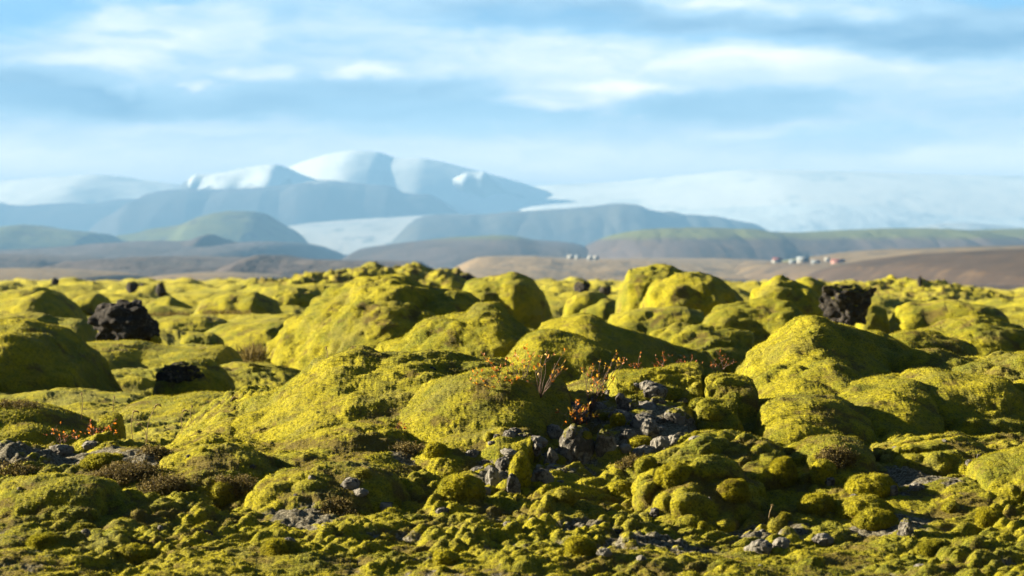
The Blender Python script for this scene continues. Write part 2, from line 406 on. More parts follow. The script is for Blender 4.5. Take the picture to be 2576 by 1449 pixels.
# ------------------------------------------------------------------ near ground
def build_ground():
    az = np.concatenate([np.linspace(-.75, -.245, 70)[:-1], np.linspace(-.245, .245, 1120), np.linspace(.245, .75, 70)[1:]])
    rs = [4.0]
    while rs[-1] < 320:
        r = rs[-1]
        st = .06 if r < 9.3 else (.0115 if r < 14.6 else (.0016 * r if r < 34 else .0045 * r))
        rs.append(r + st)
    rs = np.array(rs)
    nu, nv = len(rs), len(az)
    Y, A = np.meshgrid(rs, az, indexing='ij')
    P = np.stack([(Y * np.tan(A)).ravel(), Y.ravel(), np.zeros(nu * nv)], 1)
    P[:, 2] = ground_z(P[:, 0], P[:, 1])
    y = P[:, 1]
    N = np.tile(np.array([0, 0, 1.0]), (len(P), 1))
    # larger swells and far hummocks
    mid = sstep(y, 15.5, 22); far = sstep(y, 42, 75)
    Z = P.copy(); Z[:, 2] = 0
    sw = fbm(Z, 2.6, 3, 101)
    P[:, 2] += .05 * sw * (1 - mid) * sstep(y, 8, 10) * .6 + .28 * sw * mid * (1 - far) + .45 * sw * far
    Zw = Z.copy(); Zw[:, :2] += .5 * np.stack([fbm(Z, 1.9, 2, 61), fbm(Z + 9, 1.9, 2, 67)], 1)
    zone = sstep(y, 12.3, 13.4) * (1 - sstep(y, 14.6, 15.5))
    b6, _ = billow(Zw * 1.0, .62, 77, k=1.2)
    b7, _ = billow(Zw + 4.0, .40, 78, k=1.3, stretch=(1.2, 1, 1))
    P[:, 2] += zone * .17 * (b6 - .5) + (1 - mid) * .055 * (b7 - .5) + (1 - mid) * .07 * fbm(Z, .8, 2, 79)
    bh, oh = billow(Zw, 1.5, 71, stretch=(1.5, 1.3, 1)); bh2, _ = billow(Zw, 3.4, 73, stretch=(1.4, 1.3, 1))
    P[:, 2] += far * (.62 * (bh - .4) + .80 * (bh2 - .4)) + (mid * (1 - far)) * .34 * (bh - .45)
    P, hol = moss_disp(P, N, amp=1.2, hum=1.45 - 1.0 * mid, folds=.35, seed=0, cell=.145, lump=1.5)
    near = 1 - mid
    hol = hol * (near + .35 * (1 - near)) * (1 - .8 * far)
    patch = add_patches(P, PATCHES)
    patch += .35 * near * sstep(fbm(Z, 1.1, 3, 83), -.05, .35)
    N = grid_normals(P, nu, nv)
    if N[:, 2].mean() < 0: N = -N
    gf = np.where(np.abs(P[:, 0] / P[:, 1]) < .24, .5, 0)
    P, tri, hol, patch, tip = tufts(P, N, hol, patch, gf, 19)
    o = mesh_obj('ground', P, grid_faces(nu, nv)[:, ::-1], M['moss_ground'], attrs={'hollow': hol, 'patch': patch, 'tip': tip}, tris=tri)
    tag(o, kind='structure'); print('ground', nu, nv, time.time() - T0)
    return o
build_ground()

# ------------------------------------------------------------------ mossy mounds
def smooth_interp(xs, pts, k):
    px = [p[0] for p in pts]; py = [p[1] for p in pts]
    px = np.array(px, float); py = np.array(py, float)
    h = np.diff(px); dl = np.diff(py) / h                      # monotone cubic through the points
    m_ = np.zeros(len(px)); m_[0] = dl[0]; m_[-1] = dl[-1]
    for i in range(1, len(px) - 1):
        if dl[i - 1] * dl[i] > 0:
            w1 = 2 * h[i] + h[i - 1]; w2 = h[i] + 2 * h[i - 1]
            m_[i] = (w1 + w2) / (w1 / dl[i - 1] + w2 / dl[i])
    def f(x):
        x = np.clip(x, px[0], px[-1]); i = np.clip(np.searchsorted(px, x) - 1, 0, len(px) - 2)
        t = (x - px[i]) / h[i]
        return ((2 * t ** 3 - 3 * t ** 2 + 1) * py[i] + (t ** 3 - 2 * t ** 2 + t) * h[i] * m_[i]
                + (-2 * t ** 3 + 3 * t ** 2) * py[i + 1] + (t ** 3 - t ** 2) * h[i] * m_[i + 1])
    return (f(xs - k) + 2 * f(xs) + f(xs + k)) / 4
def mound(name, label, cat, pts, d, rf, rb=None, q=1.05, hum=.6, folds=1.0, amp=1.0, group=None, sink=.12, seed=0, mat_='moss', cell=.30, lean=0.0, res=1.0, base=None, bare=0.0, lump=.28, tent=0.0, tp=1.0):
    rb = rb or rf
    X0, X1 = pts[0][0], pts[-1][0]
    wpx = (X1 - X0) * .3975 * res; step = d / 2418.0
    nu = int(max(24, min(900, wpx * 1.15)))
    Xs = np.linspace(X0, X1, nu)
    Ys = smooth_interp(Xs, pts, (X1 - X0) * .012)
    xs = (Xs - 1288) / FPX * d; zc = HC - (Ys - HOR) / FPX * d - .02 * amp
    gz = ground_z(xs, np.full(nu, d)) if base is None else np.full(nu, base)
    h = np.maximum(zc - gz, .0) + sink
    e = np.minimum(np.arange(nu), np.arange(nu)[::-1]) / (nu * .13); taper = np.clip(e, 0, 1) ** .8
    h = h * (.05 + .95 * taper)
    hm = h.max()
    rel = (h / hm) ** .65
    nv = int(max(20, min(800, (hm * 1.25 + .5 * rf) / step * .85 * res)))
    th = np.linspace(-math.pi / 2, math.pi / 2, nv)
    Xg, Tg = np.meshgrid(np.arange(nu), th, indexing='ij')
    hh = h[Xg]; rr = np.where(Tg < 0, rf, rb) * rel[Xg]
    xx = xs[Xg]
    yy = d + rr * np.sin(Tg)
    L1 = fbm(np.stack([xs, np.full(nu, d), np.full(nu, seed * 3.1)], 1), max(.5, .35 * (xs[-1] - xs[0])), 2, 90 + seed) * rf * .25
    yy = yy + L1[Xg]
    zb = (ground_z(xx, yy) if base is None else base) - sink
    zz = zb + (gz[Xg] - sink - zb) * np.cos(Tg) ** 2 + hh * ((1 - tent) * np.cos(Tg) ** q + tent * np.clip((1 - np.sqrt(np.sin(Tg) ** 2 + .012) / 1.006) / .8911, 0, 1) ** tp)
    # keep the direction seen from the camera the same across the depth
    xx = xx + lean * (yy - d)
    P = np.stack([xx.ravel(), yy.ravel(), zz.ravel()], 1)
    N = grid_normals(P, nu, nv)
    if N[:, 2].mean() < 0: N = -N
    size = min(1.3, max(.35, hm / .8))
    cell_ = cell * (.68 if d < 17.2 and hum > .4 else 1.0)
    P, hol = moss_disp(P, N, amp=amp * size, hum=hum / size * (1.35 if cell_ < cell else (1.0 if d < 20 else 1.25)), folds=folds, seed=seed % 3, cell=cell_, lump=lump * (.3 / cell_), fk=.075 if d < 17 else .042)
    hol *= .55 if hum < .9 else 1
    patch = add_patches(P, PATCHES) * .8 if d < 16 else np.zeros(len(P))
    patch = patch + bare
    org = (float(xs.mean()), float(d), float(gz.mean()))
    fc = grid_faces(nu, nv)
    N2 = grid_normals(P, nu, nv)
    if N2[:, 2].mean() < 0: N2 = -N2; fc = fc[:, ::-1]
    P, tri, hol, patch, tip = tufts(P, N2, hol, patch, .55 if d < 20 else .40)
    fc = fc[:, ::-1]
    o = mesh_obj(name, P, fc, M[mat_], origin=org, attrs={'hollow': hol, 'patch': patch, 'tip': tip}, tris=tri)
    if o.data.polygons[len(fc) // 2].normal.z < 0: print('flip', label)
    tag(o, label, cat, group); return o

GM = 'mossy mounds across the lava field'
def mm(label, pts, d, rf, rb=None, **k): return mound('moss_mound', label, 'moss mound', pts, d, rf, rb, group=GM, **k)

mm('large bright mossy peak in the right foreground with grey-green tip', [(1790,985),(1830,908),(1880,872),(1932,836),(1957,817),(1994,799),(2032,788),(2057,790),(2094,804),(2132,809),(2157,821),(2182,831),(2219,851),(2257,874),(2300,900),(2360,940),(2420,990)], 17.0, 2.8, 1.6, q=1.1, hum=.6, folds=1.1, seed=1, tent=1.0, tp=1.35, lump=.8)
mm('broad lumpy moss shoulder running off the right edge of the frame', [(2130,1010),(2200,930),(2277,884),(2344,881),(2394,880),(2432,886),(2482,884),(2532,876),(2576,874),(2700,862),(2850,870),(2950,960)], 16.6, 2.3, 1.4, q=1.05, hum=.75, folds=1.1, seed=2, tent=.75, tp=1.2, lump=.9)
mm('long golden moss slope in the centre left with a dark hole near its top', [(380,1125),(430,1092),(480,1072),(560,1055),(578,1040),(640,990),(700,960),(736,939),(779,914),(816,896),(866,884),(916,881),(979,886),(1016,888),(1079,886),(1104,890),(1154,896),(1184,903),(1250,912),(1330,935),(1400,960),(1460,985)], 15.5, 1.9, 1.0, q=1.3, hum=.5, folds=1.0, seed=3, tent=.8, tp=1.1, lump=.7)
mm('rounded moss mound below the orange willow, in front of the golden slope', [(900,1085),(950,1045),(1000,1008),(1060,970),(1127,944),(1177,934),(1227,921),(1277,915),(1314,915),(1339,921),(1377,939),(1427,956),(1464,978),(1490,1010)], 14.7, 1.0, .7, q=1.0, hum=.45, folds=.7, seed=4, tent=.3)
mm('low shaded moss lobe at the foot of the willow mound', [(1090,1060),(1127,1000),(1180,990),(1252,981),(1302,986),(1352,1001),(1389,1014),(1409,1039),(1416,1070)], 14.2, .45, .4, q=.9, hum=.45, folds=.4, seed=5)
mm('overhanging moss cushion with red sprigs along its top edge', [(1508,990),(1516,955),(1552,933),(1602,926),(1652,921),(1702,916),(1771,919),(1795,950)], 15.0, .5, .6, q=.8, hum=.5, folds=.4, seed=6)
mm('rounded moss cushion tucked against the left foot of the large peak', [(1745,1000),(1750,960),(1765,937),(1800,925),(1850,930),(1890,940),(1915,985)], 14.9, .5, .5, q=.85, hum=.6, folds=.4, seed=7)
mm('small dome of moss right below the cushion at the foot of the large peak', [(1733,1040),(1745,1010),(1780,993),(1830,993),(1860,1010),(1870,1040)], 14.35, .28, .3, q=.8, hum=.6, folds=.3, seed=8)
mm('bank of bare grey rubble and moss under the overhanging cushion', [(1395,1110),(1430,1045),(1470,1012),(1520,1000),(1600,1000),(1700,1002),(1745,1030),(1790,1090)], 14.75, 1.0, .5, q=.9, hum=1.3, folds=.7, seed=51, bare=.42, lump=1.2)
mm('ridge of moss left of the grey rubble in the middle foreground', [(985,1170),(1060,1112),(1127,1086),(1214,1076),(1264,1058),(1302,1062),(1352,1071),(1385,1105)], 13.75, .75, .6, q=1.0, hum=.9, folds=.6, seed=9)
mm('moss bank stepping down between the rubble and the right hand cushions', [(1560,1200),(1610,1150),(1700,1120),(1780,1090),(1860,1085),(1930,1100),(1990,1140),(2020,1190)], 13.35, .6, .7, q=1.0, hum=1.0, folds=.7, seed=10)
mm('moss covered slope under the golden slope at the left of the rubble', [(560,1190),(660,1120),(780,1080),(900,1050),(1000,1065),(1060,1110),(1100,1180)], 14.1, .9, .7, q=1.2, hum=1.0, folds=.7, seed=11)
mm('sunlit shoulder of moss on the near side of the large peak', [(1840,1060),(1870,985),(1920,935),(2000,915),(2090,925),(2150,965),(2185,1060)], 15.9, 1.2, .8, q=1.0, hum=.6, folds=1.0, seed=58, lump=.8, tent=.3)
mm('low saddle of moss between the two shoulders of the large peak', [(2010,1080),(2070,1000),(2140,952),(2230,932),(2300,950),(2360,1030)], 15.3, 1.2, .8, q=1.0, hum=.7, folds=1.0, seed=60, lump=.7, tent=.3)
mm('dark sided shoulder of moss to the right of the sunlit one', [(2130,1090),(2170,1000),(2240,950),(2340,928),(2450,935),(2530,965),(2620,1070)], 15.6, 1.2, .8, q=.95, hum=.7, folds=1.0, seed=59, lump=.9, tent=.2)
mm('lumpy front of moss right under the large peak', [(1850,1110),(1890,1020),(1980,985),(2090,995),(2160,1030),(2215,1100)], 14.6, 1.0, .6, q=1.0, hum=.9, folds=1.0, seed=52, lump=.9, tent=.3)
mm('moss hummock ridge below the lumpy front of the large peak', [(1930,1190),(1990,1115),(2080,1085),(2150,1098),(2210,1160)], 13.4, .6, .5, q=.95, hum=1.0, folds=.8, seed=53, lump=.9)
mm('long moss bank below the rubble in the right centre foreground', [(1560,1260),(1640,1185),(1730,1150),(1810,1155),(1880,1190),(1960,1260)], 12.7, .55, .5, q=1.0, hum=1.0, folds=.8, seed=54, lump=.9, tent=.2)
mm('moss bank crossing the left centre foreground', [(600,1260),(700,1178),(820,1148),(920,1155),(1000,1190),(1060,1250)], 12.8, .6, .5, q=1.0, hum=1.0, folds=.8, seed=55, lump=.9, tent=.2)
mm('moss bank at the left foot of the golden slope', [(340,1200),(430,1135),(540,1108),(640,1120),(740,1180)], 13.3, .6, .5, q=1.0, hum=1.0, folds=.8, seed=56, lump=.8, tent=.3)
mm('low moss swell left of the heather bushes', [(-60,1260),(20,1205),(140,1180),(240,1190),(320,1245)], 12.4, .5, .5, q=1.0, hum=1.0, folds=.8, seed=57, lump=.9, tent=.3)
mm('heavy moss boulder with shadowed hollow at the right edge', [(2395,1270),(2420,1195),(2450,1150),(2500,1135),(2576,1118),(2660,1120),(2740,1180),(2760,1260)], 12.95, .6, .5, q=.8, hum=.8, folds=.6, seed=12)
mm('moss lobe under the shoulder at the far right with bright crest', [(2150,1200),(2200,1120),(2290,1095),(2400,1090),(2470,1120),(2520,1165)], 13.6, .6, .6, q=1.0, hum=.9, folds=.7, seed=13)
mm('low dark moss mound at the left edge behind the orange twigs', [(-180,1060),(-80,1015),(0,1008),(50,1011),(120,1021),(180,1036),(240,1062),(280,1092),(315,1125)], 17.6, 1.3, 1.0, q=1.2, hum=.3, folds=.6, seed=14)
mm('small dark round mound beside the thin grass stalks', [(235,1100),(242,1050),(262,1033),(290,1031),(308,1045),(315,1085)], 17.4, .25, .25, q=.8, hum=.4, folds=.3, seed=15)
mm('big domed mound at the left edge with its near side in deep shadow', [(-330,930),(-220,870),(-100,825),(0,812),(50,811),(87,821),(150,846),(187,871),(250,908),(275,933),(292,975),(300,1010)], 26.0, 1.9, 1.3, q=.85, hum=.35, folds=.8, seed=16)
mm('low mossy shelf in front of the black boulder on the left', [(130,905),(175,872),(205,863),(250,859),(330,857),(390,867),(450,872),(520,868),(580,873),(640,900)], 31.0, 2.4, 1.3, q=1.3, hum=.4, folds=.8, seed=17)
mm('mossy hump with a dark lava face in the left middle distance', [(385,975),(396,940),(415,914),(460,901),(510,904),(560,930),(605,985)], 27.0, .8, .8, q=1.0, hum=.5, folds=.6, seed=18)
mm('rolling shadowed moss floor between the left mounds', [(230,1085),(300,1030),(360,1005),(430,1000),(500,990),(590,996),(680,1018),(760,1060)], 22.0, 2.0, 2.0, q=1.5, hum=.35, folds=.9, seed=19)
mm('low double crested mound left of the black boulder', [(-80,815),(0,798),(25,788),(70,785),(112,786),(140,797),(160,801),(187,800),(225,809),(265,860)], 35.0, 1.6, 1.2, q=1.1, hum=.35, folds=.7, seed=20)
mm('pointed mound at the upper left edge of the lava field', [(-150,810),(-80,775),(0,757),(70,741),(100,736),(140,742),(180,760),(215,785),(245,812)], 47.0, 1.6, 1.2, q=1.05, hum=.4, folds=.9, seed=21)
mm('flat mound behind the pointed one at the upper left edge', [(-90,760),(-20,738),(40,728),(100,722),(150,735),(190,757)], 64.0, 1.6, 1.2, q=1.1, hum=.4, folds=.9, seed=22)
mm('small bright mound left of the boulder, far back', [(170,762),(182,752),(212,739),(242,736),(262,745),(285,762)], 68.0, .9, .8, q=1.1, hum=.4, folds=.7, seed=23)
mm('small round dome in the sunlit hollow right of the black boulder', [(445,868),(457,846),(487,834),(525,834),(550,843),(575,872)], 35.5, .5, .5, q=.9, hum=.4, folds=.4, seed=24)
mm('sunlit ripple of moss right of the black boulder', [(365,830),(380,812),(410,796),(455,788),(520,790),(560,800),(620,826)], 43.0, 1.1, .9, q=1.2, hum=.4, folds=.8, seed=25)
mm('peaked mound behind the heather right of the boulder', [(350,782),(364,766),(395,747),(425,742),(462,758),(505,782)], 57.0, 1.0, .9, q=1.1, hum=.4, folds=.7, seed=26)
mm('wide mound with brown heather at its foot, left of the central hill', [(480,785),(492,769),(537,748),(587,736),(644,733),(666,739),(699,751),(728,778)], 53.0, 1.2, 1.0, q=1.05, hum=.45, folds=.8, seed=27)
mm('rough round mound touching the left flank of the central hill', [(678,770),(686,737),(716,726),(741,723),(779,725),(811,740),(830,770)], 60.0, 1.0, .9, q=.9, hum=.8, folds=.7, seed=28)
mm('lumpy sunlit moss sheet sloping up to the central hill', [(480,860),(540,822),(600,806),(680,798),(740,792),(790,810)], 38.0, 1.6, 1.3, q=1.4, hum=.5, folds=1.0, seed=29)
mm('tallest central hill of moss with a craggy sunlit left face', [(636,930),(646,884),(656,860),(704,816),(754,791),(796,761),(816,744),(879,719),(891,706),(929,696),(975,691),(1004,689),(1029,692),(1054,704),(1104,716),(1154,722),(1204,749),(1244,771),(1300,805),(1345,860)], 31.0, 2.3, 1.5, q=1.0, hum=.55, folds=1.15, seed=30, tent=.25)
mm('smooth twin topped mound in front of the central hill', [(885,905),(921,878),(954,866),(1004,846),(1079,806),(1116,791),(1149,785),(1170,785),(1191,778),(1216,773),(1244,774),(1273,794),(1310,824),(1348,849),(1400,890),(1440,940)], 24.0, 1.4, 1.2, q=1.05, hum=.5, folds=.9, seed=31)
mm('steep rounded mound between the central hill and the tall right mounds', [(1140,745),(1161,720),(1191,701),(1216,697),(1248,696),(1285,689),(1310,699),(1348,724),(1373,754),(1398,800)], 46.0, 1.5, 1.2, q=.85, hum=.5, folds=1.0, seed=32)
mm('small mound in the gap left of the tall twin mound', [(1405,790),(1418,766),(1435,749),(1460,737),(1485,731),(1510,737),(1540,756),(1575,790)], 51.0, .8, .8, q=.9, hum=.5, folds=.7, seed=33)
mm('little hump touching the left foot of the tall twin mound', [(1440,795),(1475,774),(1498,764),(1523,750),(1560,756),(1590,760),(1615,790)], 48.0, .7, .7, q=.95, hum=.6, folds=.7, seed=34)
mm('rear lobe of the tall twin mound with steep left side', [(1544,750),(1547,725),(1551,699),(1565,681),(1598,664),(1635,658),(1673,663),(1710,676),(1748,688),(1800,720),(1830,760)], 44.5, 1.1, 1.0, q=.72, hum=.5, folds=.9, seed=35)
mm('front lobe of the tall twin mound, bright on its left flank', [(1596,790),(1600,755),(1607,736),(1635,710),(1685,692),(1735,684),(1760,686),(1810,701),(1835,719),(1853,736),(1885,760),(1905,790)], 42.5, 1.1, 1.0, q=.8, hum=.5, folds=.9, seed=36)
mm('long low mound lying in front of the tall twin mound', [(1500,820),(1518,800),(1573,782),(1623,771),(1673,769),(1723,771),(1748,780),(1773,784),(1800,815)], 37.0, 1.0, .9, q=1.0, hum=.5, folds=.7, seed=37)
mm('rounded mound between the long low one and the large peak', [(1735,825),(1773,794),(1785,781),(1810,769),(1860,763),(1892,759),(1950,757),(1990,765),(2020,785),(2045,820)], 33.0, 1.0, .9, q=.95, hum=.5, folds=.8, seed=38)
mm('wide shaded mound running right from the twin topped mound', [(1290,840),(1318,824),(1373,806),(1423,791),(1460,784),(1485,786),(1510,799),(1548,814),(1598,829),(1648,844),(1698,861),(1760,880),(1850,920)], 28.0, 1.7, 1.3, q=1.15, hum=.4, folds=.7, seed=39)
mm('shaded mound with a thin bright rim behind the orange willow', [(1210,985),(1250,925),(1290,880),(1325,846),(1360,831),(1398,831),(1460,840),(1498,856),(1523,869),(1545,882),(1585,912),(1625,960)], 22.5, 1.3, 1.0, q=1.0, hum=.4, folds=.6, seed=40)
mm('sunlit moss step left of the large peak', [(1600,860),(1650,836),(1700,820),(1760,815),(1810,820),(1870,828),(1930,850)], 29.5, 1.2, 1.0, q=1.3, hum=.8, folds=1.0, seed=41)
mm('pointed mound behind the large peak, left of the black block', [(1860,775),(1876,750),(1905,724),(1932,706),(1957,695),(1982,696),(2007,709),(2045,724),(2062,739),(2085,764),(2110,800)], 39.5, 1.1, 1.0, q=.95, hum=.5, folds=.8, seed=42)
mm('small far mound peeping out left of the black block', [(1990,735),(2005,702),(2032,695),(2052,699),(2087,718),(2110,745)], 58.0, .8, .8, q=.9, hum=.5, folds=.7, seed=43)
mm('little moss cushion at the foot of the black block', [(2150,800),(2156,785),(2169,772),(2194,765),(2219,769),(2234,780),(2242,800)], 37.5, .4, .4, q=.8, hum=.4, folds=.4, seed=44)
mm('bright yellow bank with a dark crest right of the black block', [(2215,815),(2226,798),(2257,777),(2294,760),(2332,759),(2369,754),(2394,754),(2419,757),(2457,765),(2507,777),(2560,800)], 39.0, 1.0, .9, q=1.05, hum=.5, folds=.8, seed=45)
mm('large lit mound at the right edge, behind the shoulder', [(2270,860),(2310,829),(2357,814),(2407,799),(2457,791),(2482,790),(2519,801),(2557,814),(2600,838),(2650,880)], 29.0, 1.3, 1.1, q=1.05, hum=.45, folds=.9, seed=46)
mm('dark topped mound between the large peak and the right edge', [(2205,870),(2237,840),(2282,833),(2332,835),(2369,844),(2407,859),(2444,878),(2480,905)], 24.0, .9, .8, q=1.0, hum=.5, folds=.6, seed=47)
mm('slim moss ridge trailing off the right flank of the large peak', [(2150,860),(2184,834),(2207,830),(2232,841),(2269,861),(2307,880),(2340,905)], 21.0, .7, .7, q=1.0, hum=.45, folds=.5, seed=48)
mm('distant dark ridge of moss and lava on the skyline behind the central hill', [(560,725),(604,716),(660,712),(704,706),(741,701),(791,689),(841,684),(879,676),(929,673),(979,682),(1004,676),(1029,673),(1054,675),(1104,677),(1166,682),(1204,695),(1240,715)], 110.0, 4.0, 3.0, q=.9, hum=1.0, folds=2.2, seed=49, sink=.4, lump=1.0, cell=.45)
mm('distant low rise of small hummocks at the right skyline', [(1950,745),(2060,722),(2130,716),(2199,714),(2232,711),(2282,710),(2332,715),(2382,724),(2432,730),(2482,737),(2576,745),(2700,757),(2800,780)], 110.0, 14.0, 6.0, q=1.2, hum=1.5, folds=2.2, seed=50, sink=.4, cell=.8)
print('mounds', time.time() - T0)

# ------------------------------------------------------------------ rocks and cushions
def ball(n):
    """cube sphere, n x n per face, welded"""
    pts = {}; V = []; Fc = []
    def vid(p):
        k = (round(p[0] * n), round(p[1] * n), round(p[2] * n))
        if k not in pts:
            pts[k] = len(V); V.append(p)
        return pts[k]
    for ax in range(3):
        for s in (-1, 1):
            for i in range(n):
                for j in range(n):
                    q = []
                    for a, b in ((i, j), (i + 1, j), (i + 1, j + 1), (i, j + 1)):
                        p = [0, 0, 0]; p[ax] = s; p[(ax + 1) % 3] = -1 + 2 * a / n; p[(ax + 2) % 3] = -1 + 2 * b / n
                        q.append(vid(p))
                    Fc.append(q if s > 0 else q[::-1])
    V = np.array(V, float); T = np.tan(V * math.pi / 4); V = T / np.linalg.norm(T, axis=1, keepdims=True)
    return V, np.array(Fc)
BALLS = {n: ball(n) for n in (10, 18, 30, 60)}

def rock_shape(V, seed, rough=1.0, blocky=.5):
    r = np.random.RandomState(seed)
    P = V.copy()
    for k in range(11):                          # planes that chop facets off
        n = r.normal(size=3); n /= np.linalg.norm(n); n[2] *= .8
        c = r.uniform(.55, .92)
        dd = P @ n - c
        P = P - np.outer(np.clip(dd, 0, None) * blocky * 1.5, n)
    S = V * 1.0 + seed * 3.7
    f = fbm(S, .9, 4, seed); b, _ = billow(S + 5, .42, seed); g = fbm(S, .22, 3, seed + 3)
    return P * (1 + rough * (.16 * f + .15 * (b - .5) + .07 * g))[:, None]

def rock(label, X, Y, d, wpx, hpx, deep=.8, m='grey_lava', seed=0, n=30, rough=1.0, group=None, zoff=0.0, rot=0.0, name='lava_rock', cat='lava rock', soft=False, pile=.35, blocky=.5, cube=False):
    """X, Y: middle of the foot of the thing in the photo; wpx, hpx: its size there"""
    x, y, z = at(X, Y, d)
    sx = wpx / FPX * d / 2; hz = hpx / FPX * d
    V, Fc = BALLS[n]
    if cube: V = V / (np.abs(V) ** 5).sum(1, keepdims=True) ** .2 * .92
    if soft:
        P = V * np.array([1, 1, 1.0]); f = fbm(V + seed * 2.9, 1.1, 3, seed); P = P * (1 + .16 * f)[:, None]
    else: P = rock_shape(V, seed, rough, blocky)
    c, s = math.cos(rot), math.sin(rot)
    P = np.stack([P[:, 0] * c - P[:, 1] * s, P[:, 0] * s + P[:, 1] * c, P[:, 2]], 1)
    hh = hz / (2 - pile) * 1.05
    P = P * np.array([sx, sx * deep, hh])
    P[:, 2] += hh * (1 - pile)
    P += np.array([x, y + sx * deep * .5, z + zoff])
    attrs = None
    if soft:
        N = P - np.array([x, y + sx * deep * .5, z + hh * .4]); N /= np.linalg.norm(N, axis=1, keepdims=True)
        b2, _ = billow(P, .055, seed % 5); b3, _ = billow(P, .016, seed % 7)
        P = P + N * (min(.016, sx * .16) * (b2 - .5) + .004 * (b3 - .5))[:, None]
        attrs = {'hollow': np.full(len(P), .05), 'tip': np.zeros(len(P)), 'patch': np.clip(.55 - (P[:, 2] - z) / hz, 0, 1) * (.8 if seed % 3 == 0 else .25)}
    tri = None
    if soft:
        P, tri, h_, p_, tip = tufts(P, N, attrs['hollow'], attrs['patch'], .22); attrs = {'hollow': h_, 'patch': p_, 'tip': tip}
    o = mesh_obj(name, P, Fc, M[m], origin=(x, y + sx * deep * .5, z), attrs=attrs, tris=tri)
    tag(o, label, cat, group); return o

def zhit(x, y):  # height of whatever is on top at x, y (moss, mounds)
    dg = bpy.context.evaluated_depsgraph_get()
    ok, loc, *_ = sc.ray_cast(dg, (x, y, HC + 3), (0, 0, -1))
    return loc.z if ok else float(ground_z(np.array([x]), np.array([y]))[0])
def seen(X, Y):
    """first surface point in the viewing direction of a photo position"""
    dg = bpy.context.evaluated_depsgraph_get()
    dirv = np.array([(X - 1288) / FPX, 1.0, -(Y - HOR) / FPX]); dirv /= np.linalg.norm(dirv)
    ok, loc, *_ = sc.ray_cast(dg, (0, 0, HC), tuple(dirv))
    return tuple(loc) if ok else at(X, Y, 14)

# big black boulders
b = rock('craggy black lava boulder with a moss patch, standing in the left middle distance', 318, 866, 33.5, 186, 112, .8, 'black_lava', 4, 60, 1.7, pile=.25, name='lava_boulder', cat='boulder')
def patch_on(parent, X, Y, d, wpx, hpx, seed, deep=.7, name='moss_patch'):
    V, Fc = BALLS[30]
    x, y, z = at(X, Y, d); sx = wpx / FPX * d / 2; sz = hpx / FPX * d / 2
    P = V * (1 + .15 * fbm(V + seed, 1.0, 3, seed))[:, None] * np.array([sx, sx * deep, sz]) + np.array([x, y, z])
    b2, _ = billow(P, .06, seed); P = P + (V * .02) * (b2 - .5)[:, None]
    o = mesh_obj(name, P - np.array(parent.location), Fc, M['moss'], parent=parent, attrs={'hollow': np.zeros(len(P)), 'patch': np.zeros(len(P))})
    return o
patch_on(b, 350, 836, 33.55, 58, 40, 2, .5)
patch_on(b, 393, 858, 33.5, 30, 30, 5)
b = rock('squat black lava block with mossy top on the right skyline', 2139, 788, 36.0, 168, 70, .8, 'black_lava_moss', 11, 60, 1.7, pile=.6, cube=True, name='lava_boulder', cat='boulder', blocky=.5)
b = rock('dark lava face bulging out of the mossy hump in the left middle distance', 452, 974, 26.3, 116, 60, .5, 'black_lava_moss', 21, 60, 1.7, name='lava_boulder', cat='boulder')
b = rock('dark lava rubble filling the hollow near the top of the golden slope', 1060, 972, 15.0, 92, 52, .5, 'black_lava', 25, 30, 1.1, name='lava_boulder', cat='boulder')
# small black stones on the skyline
GS = 'black stones standing on the skyline of the lava field'
for k, (X, Y, d, w_, h_, lb) in enumerate([
    (138, 716, 120, 24, 20, 'small black stone on the skyline near the left edge, leaning left'),
    (330, 728, 95, 40, 22, 'wide dark stone at the far edge of the lava field, left of the round one'),
    (404, 738, 85, 32, 30, 'round black stone at the far edge of the lava field above the boulder'),
    (358, 724, 110, 20, 14, 'tiny dark stone between the wide and the round stones on the skyline'),
    (1041, 684, 110, 34, 26, 'pointed black stone on the very top of the distant ridge'),
    (1000, 686, 110, 40, 20, 'dark stone left of the pointed one on the distant ridge'),
    (1120, 692, 109, 60, 20, 'long dark lump right of the pointed stone on the distant ridge'),
    (860, 694, 109, 50, 18, 'dark lump at the left part of the distant ridge'),
    (1175, 702, 108, 50, 18, 'dark lump at the right end of the distant ridge'),
    (2314, 714, 105, 14, 22, 'thin dark upright stone on the right skyline'),
    (1465, 732, 75, 60, 30, 'shaggy dark mound on the skyline in the gap left of the tall twin mound'),
    (1525, 735, 78, 40, 22, 'small dark lump on the skyline just left of the tall twin mound'),
    (2232, 716, 108, 10, 10, 'tiny dark stone on the right skyline left of the upright one')]):
    rock(lb, X, Y + 3, d, w_ * .85, h_, 1.0, 'black_lava_moss' if w_ > 26 else 'black_lava', 40 + k, 18, 1.0, group=GS, pile=.5)

